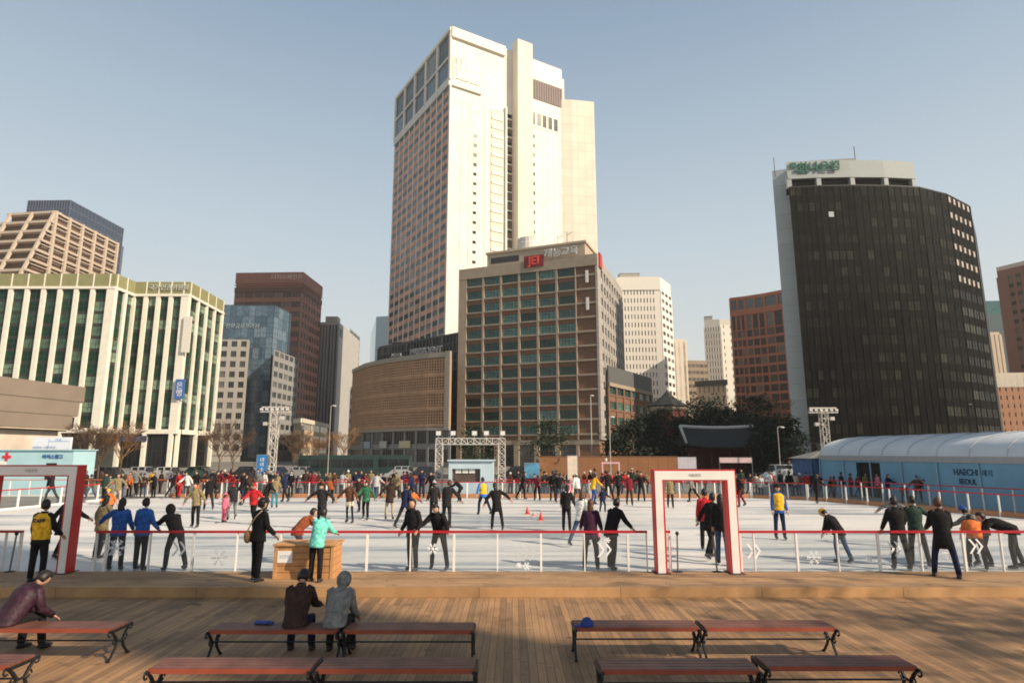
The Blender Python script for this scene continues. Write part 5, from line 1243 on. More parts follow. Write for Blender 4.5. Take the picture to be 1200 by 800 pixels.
def limb(sw, ab, s): return Vector((s*math.sin(R_(ab)), math.cos(R_(ab))*math.sin(R_(sw)), -math.cos(R_(ab))*math.cos(R_(sw))))
POSE = dict(
    stand=dict(),
    fence=dict(lean=10, aL=(45, 12, 35), aR=(45, 12, 35), head=-10),
    stride=dict(lean=14, lL=(22, 6, 22), lR=(-24, 12, 8), aL=(-25, 28, 15), aR=(30, 25, 25)),
    stride2=dict(lean=12, lL=(-22, 10, 10), lR=(22, 5, 20), aL=(25, 22, 20), aR=(-20, 30, 15)),
    arms=dict(lean=8, lL=(12, 10, 14), lR=(-10, 10, 12), aL=(0, 58, 5), aR=(0, 62, 5)),
    arms2=dict(lean=5, lL=(5, 8, 10), lR=(-6, 9, 10), aL=(10, 42, 15), aR=(5, 48, 10)),
    wobble=dict(lean=22, lL=(25, 12, 40), lR=(10, 14, 32), aL=(35, 38, 20), aR=(20, 42, 25)),
    bend=dict(lean=62, lL=(28, 7, 35), lR=(6, 9, 18), aL=(30, 8, 20), aR=(45, 10, 15), head=-10),
    bendlow=dict(lean=48, lL=(35, 8, 50), lR=(18, 9, 34), aL=(50, 12, 20), aR=(40, 15, 25)),
    pocket=dict(lean=3, aL=(8, 14, 35), aR=(8, 14, 35), lL=(4, 4, 2), lR=(-3, 5, 2)),
    walk=dict(lean=5, lL=(20, 2, 8), lR=(-18, 2, 10), aL=(-15, 8, 15), aR=(18, 8, 20)),
    sit=dict(lean=28, lL=(89, 7, 88), lR=(89, 8, 92), aL=(30, 8, 40), aR=(32, 8, 42), head=15),
    sitlow=dict(lean=36, lL=(88, 9, 90), lR=(90, 8, 86), aL=(14, 5, 40), aR=(12, 6, 42), head=18))
pcount = 0
def person(loc, face, label, pose='stand', h=1.65, top='black', legs='charcoal', hair='black', long=False, hat=None, hatc='black', coat=0.0, skirt=None, skates=True, near=False, vest=None, hood=False, bag=None, group=None, side=0, mtop=None, child=False, scarf=None, dz=0.0, flip=False):
    global pcount; pcount += 1; rnd = random.Random(pcount*17)
    P_ = dict(POSE[pose]) if isinstance(pose, str) else dict(pose)
    lL, lR = P_.get('lL', (3, 4, 3)), P_.get('lR', (-2, 4, 3)); aL, aR = P_.get('aL', (4, 9, 12)), P_.get('aR', (6, 9, 12))
    if flip: lL, lR, aL, aR = lR, lL, aR, aL
    lean = R_(P_.get('lean', 2)); hp = R_(P_.get('head', -lean*57.3*.55)); sl_ = R_(side+P_.get('side', 0))
    s = h/1.68; fat = s*(1.0 if not child else 1.12)
    th = R_(face); Rz = Matrix.Rotation(th, 3, 'Z')
    up = Vector((math.sin(sl_), math.sin(lean)*math.cos(sl_), math.cos(lean)*math.cos(sl_))).normalized()
    right = Vector((1, 0, 0)); right = (right-up*right.dot(up)).normalized(); fwd = up.cross(right)
    hs = 1.0 if not child else 1.15
    pel = Vector((0, 0, 0)); J = {}
    for n, sg, (a, b_, k) in (('L', -1, lL), ('R', 1, lR)):
        hip = Vector((sg*.085, 0, -.03))*s; kn = hip+limb(a, b_, sg)*.42*s; an = kn+limb(a-k, b_*.5, sg)*.41*s
        J['hip'+n], J['kn'+n], J['an'+n] = hip, kn, an
    low = min(J['anL'].z, J['anR'].z); foot_h = (.13 if skates else .075)*s
    base = Vector((0, 0, -low+foot_h))
    J['sp'] = up*.22*s; J['ch'] = up*.38*s+fwd*.0; J['nk'] = up*.50*s
    J['nk2'] = J['nk']+(up*.06+fwd*.012)*s
    for n, sg, (a, b_, k) in (('L', -1, aL), ('R', 1, aR)):
        sh = up*.455*s+right*sg*.165*s; el = sh+limb(a, b_, sg)*.27*s; wr = el+limb(a+k, b_*.75, sg)*.24*s
        J['sh'+n], J['el'+n], J['wr'+n] = sh, el, wr
    W_ = lambda v: Vector(loc)*0+Rz @ (v+base)   # local, rotated; object carries location
    rt = Vector(loc)+Vector((0, 0, dz))
    lev = 2 if near else 1
    names = ['pel', 'sp', 'ch', 'nk', 'nk2', 'shL', 'elL', 'wrL', 'shR', 'elR', 'wrR', 'hipL', 'knL', 'anL', 'hipR', 'knR', 'anR']
    J['pel'] = pel; ix = {n: i for i, n in enumerate(names)}
    ed = [('pel','sp'),('sp','ch'),('ch','nk'),('nk','nk2'),('ch','shL'),('shL','elL'),('elL','wrL'),('ch','shR'),('shR','elR'),('elR','wrR'),('pel','hipL'),('hipL','knL'),('knL','anL'),('pel','hipR'),('hipR','knR'),('knR','anR')]
    rad = dict(pel=.085, sp=.075, ch=.08, nk=.05, nk2=.045, shL=.04, shR=.04, elL=.036, elR=.036, wrL=.026, wrR=.026, hipL=.065, hipR=.065, knL=.045, knR=.045, anL=.034, anR=.034)
    body = skin_obj('person', [W_(J[n]) for n in names], [(ix[a], ix[b_]) for a, b_ in ed], [rad[n]*fat for n in names], [SKIN, EYE, mat('lips', (.38, .12, .1), .5)], None, None, lev)
    body.location = rt; tag(body, label, 'person', group)
    # head
    hu = (up*math.cos(hp)+fwd*math.sin(-hp)*-1 if False else up); 
    hd = (up*math.cos(hp)-fwd*math.sin(-hp)).normalized(); hf = right.cross(hd)*-1; hf = hd.cross(right)
    HM_ = Matrix((right, hf, hd)).transposed()   # columns: x right, y forward, z up
    RM = Rz @ HM_; hc = J['nk2']+(hd*.115+hf*.015)*s*hs; HC = W_(hc); k_ = s*hs
    ex = MB()
    def face_fn(v):
        x, y, z = v; y2 = y
        if y > .2 and abs(x) < .30 and -.3 < z < .12: y2 += .17*(1-abs(x)/.30)*(1-abs(z+.14)/.26) if abs(z+.14) < .26 else 0   # nose
        if y > .5 and .1 < z < .35: y2 += .03
        if y > .4 and .02 < z < .16 and .2 < abs(x) < .55: y2 -= .06
        if z < -.35: x *= 1-.28*(-z-.35)/.65; y2 = y2*(.98 if y > 0 else .80)
        return Vector((x, y2, z))
    sg_, rg_ = (20, 14) if near else (10, 8)
    ex.ell(HC, (.074*k_, .092*k_, .115*k_), RM, sg_, rg_, 0, face_fn)
    for sx in (-1, 1):
        ex.ell(HC+RM @ Vector((sx*.030, .082, .008))*k_, (.011*k_, .008*k_, .006*k_), RM, 6, 4, 1)
        ex.ell(HC+RM @ Vector((sx*.076, -.004, -.01))*k_, (.009*k_, .02*k_, .03*k_), RM, 6, 4, 0)
    ex.ell(HC+RM @ Vector((0, .082, -.055))*k_, (.022*k_, .010*k_, .006*k_), RM, 6, 4, 2)
    # hands with four fingers and a thumb
    for n, sg in (('L', -1), ('R', 1)):
        d = (J['wr'+n]-J['el'+n]).normalized(); sd_ = d.cross(Vector((0, 1, 0)) if abs(d.y) < .8 else Vector((0, 0, 1))).normalized(); pn = d.cross(sd_).normalized()
        w0 = J['wr'+n]; hr = W_(w0+d*.045*s); Mh = Rz @ Matrix((sd_, pn, d)).transposed()
        ex.ell(hr, (.040*s, .017*s, .052*s), Mh, 8 if near else 6, 6 if near else 4)
        for f in range(4):
            o_ = (f-1.5)*.019; L_ = (.068, .078, .072, .056)[f]
            p0 = w0+d*.085*s+sd_*o_*s; p1 = p0+(d*.6+pn*.12)*L_*s; p2 = p1+(d*.32+pn*.26)*L_*s
            ex.path([W_(p0-d*.01*s), W_(p1), W_(p2)], [.0085*s, .0078*s, .006*s], 5 if near else 3)
        p0 = w0+d*.03*s-sd_*.03*s*sg; ex.path([W_(p0), W_(p0+(d*.03-sd_*.03*sg+pn*.012)*s), W_(p0+(d*.058-sd_*.036*sg+pn*.02)*s)], [.012*s, .010*s, .0075*s], 5 if near else 3)
    _extra[body.name] = ex
    # jacket: torso shell with collar plus sleeves
    tm = mtop or cm(top); sitting = lL[0] > 60; bulk = .012 if coat < 2 else .03
    mid = (J['knL']+J['knR'])*.5; dr = (mid*.55+Vector((0, 0, -.42*s))*.45-pel).normalized() if not sitting else -up
    hem = coat if 0 < coat < 2 else (.13 if not (skirt and not coat) else .05)
    if sitting: hem = .07
    spread = abs(lL[0]-lR[0])/45 if not sitting else 0
    Y_ = Vector((0, 1, 0)); sg2 = 16 if near else 12
    def shell(q, rings, rnd_amp=.006):
        vs = []
        for c_, rx, ry, f_ in rings:
            for k in range(sg2):
                a_ = 2*math.pi*k/sg2; wob = 1+rnd.uniform(-1, 1)*rnd_amp*6
                vs.append(W_(c_+(right*math.cos(a_)*rx+f_*math.sin(a_)*ry)*fat*wob))
        n = len(rings)
        q.add(vs, [(i*sg2+k, i*sg2+(k+1) % sg2, (i+1)*sg2+(k+1) % sg2, (i+1)*sg2+k) for i in range(n-1) for k in range(sg2)]+[tuple(reversed(range(sg2))), tuple(range((n-1)*sg2, n*sg2))])
    q = MB(); b_ = bulk
    shell(q, [(pel+dr*hem*s, .165+hem*.07+b_, .135+hem*.06+spread*.06+b_, Y_), (pel+dr*hem*.5*s, .168+hem*.03+b_, .138+b_+spread*.02, Y_), (pel+dr*.0, .165+b_, .132+b_, (Y_+fwd).normalized()),
              (up*.12*s, .155+b_*1.3, .122+b_*1.2, fwd), (up*.26*s, .172+b_*1.3, .132+b_*1.4, fwd), (up*.38*s, .184+b_, .130+b_*1.4, fwd), (up*.445*s, .180+b_*.6, .112+b_, fwd), (up*.485*s, .135, .088, fwd), (up*.51*s, .078, .072, fwd), (up*.555*s+fwd*.01*s, .072, .070, fwd)])
    for n, sg in (('L', -1), ('R', 1)):
        shp = J['sh'+n]-right*sg*.015*s; el, wr = J['el'+n], J['wr'+n]
        q.path([W_(shp+up*.035*s-right*sg*.05*s), W_(shp), W_(shp*.5+el*.5), W_(el), W_(el*.5+wr*.5), W_(wr*.97+el*.03)], [(.055+b_*.4)*fat, (.072+b_*.5)*fat, (.064+b_*.5)*fat, (.057+b_*.5)*fat, (.052+b_*.3)*fat, (.043+b_*.2)*fat], 10 if near else 7)
    def child_mesh(nm, mb, m_, smooth=True):
        o = bpy.data.objects.new(nm, mb.mesh(nm, m_, Vector((0, 0, 0)), smooth)); COL.objects.link(o); o.parent = body; return o
    child_mesh('coat' if coat else 'jacket', q, tm)
    q = MB(); bare = skirt is not None; w_ = .72 if bare else 1.0
    if not bare: shell(q, [(pel-up*.0+Vector((0, 0, -.07))*s, .145, .115, Y_), (pel+up*.02*s, .15, .118, Y_), (pel+up*.10*s, .14, .108, fwd)])
    for n in 'LR':
        hp_, kn, an = J['hip'+n], J['kn'+n], J['an'+n]
        q.path([W_(hp_+up*.05*s), W_(hp_), W_(hp_*.5+kn*.5), W_(kn), W_(kn*.5+an*.5), W_(an*.97+kn*.03)], [.085*fat*w_, .092*fat*w_, .082*fat*w_, .066*fat*w_, .062*fat*w_, (.056 if not bare else .042)*fat], 10 if near else 7)
    child_mesh('trousers' if not bare else 'leggings', q, cm(legs))
    if skirt and not coat:
        q = MB(); L2 = skirt[1]; shell(q, [(pel+up*.06*s, .15, .12, Y_), (pel+dr*L2*.5*s, .17, .15, Y_), (pel+dr*L2*s, .21, .19+spread*.05, Y_)]); child_mesh('skirt', q, cm(skirt[0]))
    # feet
    for n in 'LR':
        an = J['an'+n]; kn = J['kn'+n]; sh_ = (an-kn).normalized()
        ff = Vector((0, 1, 0)); pitch_ = 0 if abs(an.z-low) < .02*s else -.5
        f3 = (Vector((0, math.cos(pitch_), math.sin(pitch_)))).normalized(); uu_ = f3.cross(Vector((-1, 0, 0)));
        q = MB(); a0 = an-sh_*.09*s
        q.path([W_(a0), W_(an), W_(an-uu_*.045*s+f3*.02*s), W_(an-uu_*.05*s+f3*.09*s), W_(an-uu_*.058*s+f3*.165*s)], [.052*s, .05*s, .052*s, .045*s, .028*s], 8, 0)
        q.ell(W_(an-uu_*.045*s-f3*.02*s), (.04*s, .05*s, .035*s), Rz, 8, 6, 0)
        if skates:
            bx = [W_(an+right*sx*.007*s-uu_*zz*s+f3*yy*s) for sx in (-1, 1) for zz, yy in ((.085, -.06), (.085, .17), (.13, .15), (.13, -.05))]
            bl = MB(); bl.add(bx, [(0,1,2,3),(7,6,5,4),(0,4,5,1),(1,5,6,2),(2,6,7,3),(3,7,4,0)])
        sk = child_mesh('ice_skate' if skates else 'shoe', q, SOLE)
        if skates: o_ = bpy.data.objects.new('blade', bl.mesh('blade', BLADE)); COL.objects.link(o_); o_.parent = sk
    # hair, hats
    def H(x, y, z): return HC+RM @ Vector((x, y, z))*k_
    hm = HAIRM.get(hair, HAIRM['black'])
    if not hood:
        def hair_fn(v):
            x, y, z = v
            if y > .12 and z < .36: y = .12; x *= 1.0
            if z < -.62: z = -.62 if not long else z
            w_ = 1+rnd.uniform(-.045, .06); return Vector((x*w_, y*w_ if y < .1 else y, z*w_))
        q = MB(); q.ell(HC+RM @ Vector((0, -.012, .012))*k_, (.092*k_, .108*k_, .128*k_), RM, 14 if near else 10, 10 if near else 8, 0, hair_fn)
        if long:
            q.path([H(0, -.05, .05), H(0, -.075, -.06), H(0, -.085, -.17), H(0, -.08, -.27)], [.075*k_, .085*k_, .075*k_, .04*k_], 10, flat=.6)
        child_mesh('hair', q, hm)
    if hood:
        q = MB(); 
        def hood_fn(v):
            x, y, z = v
            if y > .35: y = .35
            return Vector((x, y, z))
        q.ell(HC+RM @ Vector((0, -.022, .0))*k_, (.118*k_, .135*k_, .148*k_), RM, 14, 10, 0, hood_fn); child_mesh('hood', q, tm)
    if hat:
        hmx = cm(hatc); q = MB()
        top_fn = lambda v: Vector((v.x, v.y, max(v.z, .12)))
        q.ell(HC+RM @ Vector((0, -.008, .012))*k_, (.096*k_, .112*k_, .135*k_), RM, 14, 10, 0, top_fn)
        if hat == 'cap': q.ell(H(0, .125, .045), (.062*k_, .07*k_, .010*k_), RM, 10, 6)
        if hat == 'beanie': q.ell(H(0, -.01, .16), (.03*k_, .03*k_, .03*k_), RM, 8, 6)
        if hat == 'brim':
            q.ell(H(0, .0, .035), (.15*k_, .165*k_, .012*k_), RM, 14, 6)
        child_mesh('hat' if hat != 'helmet' else 'helmet', q, hmx)
    if scarf:
        q = MB(); q.path([W_(J['nk']+right*math.cos(a)*.075*s+fwd*math.sin(a)*.075*s+up*.015*s) for a in [k*math.pi/5 for k in range(11)]], .032*s, 6); child_mesh('scarf', q, cm(scarf))
    if vest:
        q = MB(); vs = []; sg2 = 14
        for t, rx, ry in ((-.03, .192, .160), (.12, .184, .152), (.26, .202, .163), (.38, .206, .160), (.445, .196, .138), (.49, .150, .102), (.515, .09, .084)):
            for k in range(sg2):
                a = 2*math.pi*k/sg2; vs.append(W_(up*t*s+(right*math.cos(a)*rx+fwd*math.sin(a)*ry)*fat))
        q.add(vs, [(i*sg2+k, i*sg2+(k+1) % sg2, (i+1)*sg2+(k+1) % sg2, (i+1)*sg2+k) for i in range(6) for k in range(sg2)])
        child_mesh('vest', q, cm(vest))
        if near:
            for ln, zz in (('STAFF', .36),):
                cu = bpy.data.curves.new('t', 'FONT'); cu.body = ln; cu.size = .105; cu.align_x = 'CENTER'; cu.align_y = 'CENTER'; cu.extrude = .002; cu.offset = .003
                to = bpy.data.objects.new('t', cu); COL.objects.link(to); bpy.context.view_layer.update()
                me = bpy.data.meshes.new_from_object(to.evaluated_get(bpy.context.evaluated_depsgraph_get())); bpy.data.objects.remove(to)
                for v in me.vertices:
                    x, z = v.co.x*s, v.co.y*s; v.co = W_(up*(zz*s+z)+right*x-fwd*(.163*fat*math.sqrt(max(0, 1-(x/(.206*fat))**2))+.010+v.co.z))
                me.materials.clear(); me.materials.append(cm('navy')); o = bpy.data.objects.new('lettering', me); COL.objects.link(o); o.parent = body
    if bag:
        q = MB(); bc = W_(Vector((bag[1]*.20, -.13, -.02))*s); 
        q.ell(bc, (.10*s, .075*s, .14*s), Rz, 10, 8, 0)
        child_mesh('shoulder_bag', q, mat('bag_tan', (.36, .21, .09), .7, .2, 8))
        q = MB(); q.path([W_((right*bag[1]*.2*-.0+up*.0+Vector((bag[1]*.19, -.15, .1)))*s), W_(up*.24*s+Vector((bag[1]*.09, -.155, 0))*s), W_(up*.42*s+Vector((-bag[1]*.06, -.150, 0))*s), W_(up*.54*s+Vector((-bag[1]*.09, -.03, 0))*s)], .016*s, 6, flat=.5)
        child_mesh('bag_strap', q, mat('bag_strap_m', (.52, .38, .22), .7))
    return body
def PP(px, py, face, label, z=0.0, **kw):
    return person(G(px, py, z), face, label, **kw)
# facing: 0 away from the camera, 90 to the left, -90 to the right, 180 towards the camera
gb = 'people on the boardwalk by the fence'; gs = 'skaters on the ice'
# on the boardwalk and benches
PP(41, 682, 0, 'staff member in yellow STAFF vest and dark trousers standing before the left gate', ZB, near=True, skates=False, h=1.72, top='black', legs='black', vest='yellow', pose=dict(lean=2, aL=(5, 10, 20), aR=(12, 14, 35), lL=(5, 7, 3), lR=(-3, 8, 3)), group=gb)
PP(299, 680, -35, 'man in black jacket and cap with a tan shoulder bag watching from the boardwalk', ZB, near=True, skates=False, h=1.74, top='black', legs='black', hat='cap', hatc='charcoal', bag=(1, -1), coat=.12, pose='pocket', group=gb)
PP(369, 681, -8, 'person in turquoise jacket and black trousers leaning over the fence by the wooden box', ZB, near=True, skates=False, h=1.55, top='turquoise', legs='black', pose=dict(lean=16, aL=(50, 8, 25), aR=(40, 8, 30), lL=(3, 4, 2), lR=(-4, 5, 2), side=4), group=gb)
PP(1110, 676, -25, 'person in long black padded coat and jeans standing on the boardwalk at the right', ZB, near=True, skates=False, h=1.74, top='black', legs='navy', hair='brown', coat=.30, pose=dict(lean=10, aL=(18, 10, 45), aR=(22, 8, 50), lL=(8, 12, 2), lR=(-5, 12, 2)), group=gb)
def sitter(px, pyseat, label, **kw):
    p = G(px, pyseat, ZD+.46); return p
def seat_person(px, b, face, label, **kw):
    x = G(px, 733, ZD+.46).x; y = b.location.y+.02
    return person((x, y, ZD+.0), face, label, skates=False, near=True, dz=0, **kw)
ws = seat_person(345, B2_, 4, 'person in dark brown jacket seated on the bench beside the grey hood', pose='sit', top='darkbrown', legs='navy', h=1.68, group='people seated on the benches')
seat_person(392, B2_, 0, 'person in grey hooded coat hunched on the bench', pose='sitlow', top='grey', legs='charcoal', hood=True, h=1.66, group='people seated on the benches')
seat_person(3, B1_, -14, 'person in shiny purple padded coat with dark hair hunched at the left edge', pose='sitlow', mtop=PUFF, legs='black', hair='black', h=1.70, coat=3, side=5, group='people seated on the benches')
# skaters near the front fence
PP(134, 669, 10, 'skater in blue jacket with long dark hair resting one arm on the front rail', near=True, top='blue', legs='charcoal', long=True, h=1.66, pose=dict(lean=4, aL=(30, 55, 10), aR=(15, 10, 20), lL=(3, 6, 4), lR=(-3, 6, 3)), group=gs)
PP(162, 669, -5, 'skater in deep blue jacket with short hair standing beside the long haired one', near=True, top='blue', legs='black', h=1.66, coat=.12, pose='pocket', group=gs)
PP(203, 669, 55, 'skater in black hooded top bending low over the front rail', near=True, top='black', legs='charcoal', hood=True, h=1.66, pose=dict(lean=42, aL=(55, 8, 30), aR=(45, 6, 25), lL=(15, 8, 18), lR=(-8, 10, 12)), group=gs)
PP(115, 655, -20, 'skater in brown coat with long hair just right of the left gate', near=True, top='khaki', legs='charcoal', long=True, h=1.62, coat=.2, pose='arms2', group=gs)
PP(70, 655, -10, 'skater in dark coat seen through the left gate', near=True, top='charcoal', legs='charcoal', long=True, h=1.7, coat=.3, pose='stride', group=gs)
PP(345, 662, -50, 'skater in rust coloured top bending forward behind the wooden box', near=True, top='rust', legs='purple', h=1.55, pose='bendlow', group=gs)
PP(483, 670, 150, 'skater in black leaning back on the front rail, left of a pair', near=True, top='black', legs='black', h=1.66, pose=dict(lean=4, aL=(-5, 15, 60), aR=(-15, 22, 40), lL=(8, 6, 10), lR=(-4, 6, 6)), group=gs)
PP(514, 668, 165, 'skater in black with bent head standing at the front rail, right of a pair', near=True, top='black', legs='black', h=1.62, pose=dict(lean=22, aL=(20, 30, 35), aR=(30, 35, 30), lL=(5, 14, 10), lR=(-8, 16, 8), head=12), group=gs)
PP(693, 668, -12, 'skater in dark purple coat with long brown hair near the front rail', near=True, top='purple', legs='black', hair='brown', long=True, h=1.64, coat=.2, pose=dict(lean=14, aL=(25, 16, 20), aR=(20, 12, 20), lL=(6, 8, 14), lR=(-5, 8, 8)), group=gs)
PP(717, 668, -45, 'skater all in black leaning to the right beside the brown haired one', near=True, top='black', legs='black', h=1.72, coat=.15, pose=dict(lean=26, aL=(35, 10, 20), aR=(30, 12, 20), lL=(18, 6, 20), lR=(-10, 8, 8)), group=gs)
PP(834, 655, -60, 'skater in black seen through the right gate, striding beside the one in red', near=True, top='black', legs='black', h=1.72, coat=.2, pose='stride', group=gs)
PP(848, 662, -30, 'skater with dark hair and black coat standing in the right gate opening', near=True, top='black', legs='denim', long=True, h=1.7, pose='stand', group=gs)
PP(829, 645, -10, 'skater in red jacket half hidden in the right gate opening', near=True, top='red', legs='black', h=1.7, pose='stand', group=gs)
PP(915, 632, 175, 'staff skater in yellow vest over blue jacket right of the right gate', near=False, top='blue', legs='navy', vest='yellow', hat='cap', h=1.72, pose='stand', group=gs)
PP(986, 659, 35, 'child in black jacket and bright yellow helmet bending forward', near=True, top='black', legs='denim', hat='helmet', hatc='yellow', h=1.42, pose=dict(lean=36, aL=(10, 10, 10), aR=(20, 12, 15), lL=(8, 5, 14), lR=(-14, 6, 6), head=20), group=gs, child=True)
PP(1057, 668, -8, 'skater in black padded jacket at the rail, left of a pair holding each other', near=True, top='black', legs='charcoal', h=1.68, pose=dict(lean=6, aL=(12, 16, 15), aR=(30, 20, 25), lL=(5, 6, 6), lR=(-5, 7, 5)), group=gs)
PP(1078, 664, -22, 'skater in dark khaki jacket stretching one arm along the rail, right of a pair', near=True, top='darkgreen', legs='charcoal', h=1.68, pose=dict(lean=8, aL=(20, 12, 15), aR=(20, 52, 8), lL=(5, 6, 6), lR=(-8, 10, 5)), group=gs)
PP(1158, 664, 20, 'skater in grey and black with blue knitted hat leaning at the right rail', near=True, top='grey', legs='charcoal', hat='beanie', hatc='blue', h=1.62, pose='bendlow', group=gs)
PP(1147, 668, -30, 'skater in orange top bending forward behind the black padded coat', near=True, top='orange', legs='charcoal', h=1.56, pose='bend', group=gs)
PP(1192, 667, 62, 'skater in black jacket bent flat forward at the right edge', near=True, top='black', legs='charcoal', h=1.7, pose=dict(lean=72, aL=(50, 8, 10), aR=(60, 10, 15), lL=(10, 6, 14), lR=(-8, 9, 8)), group=gs)
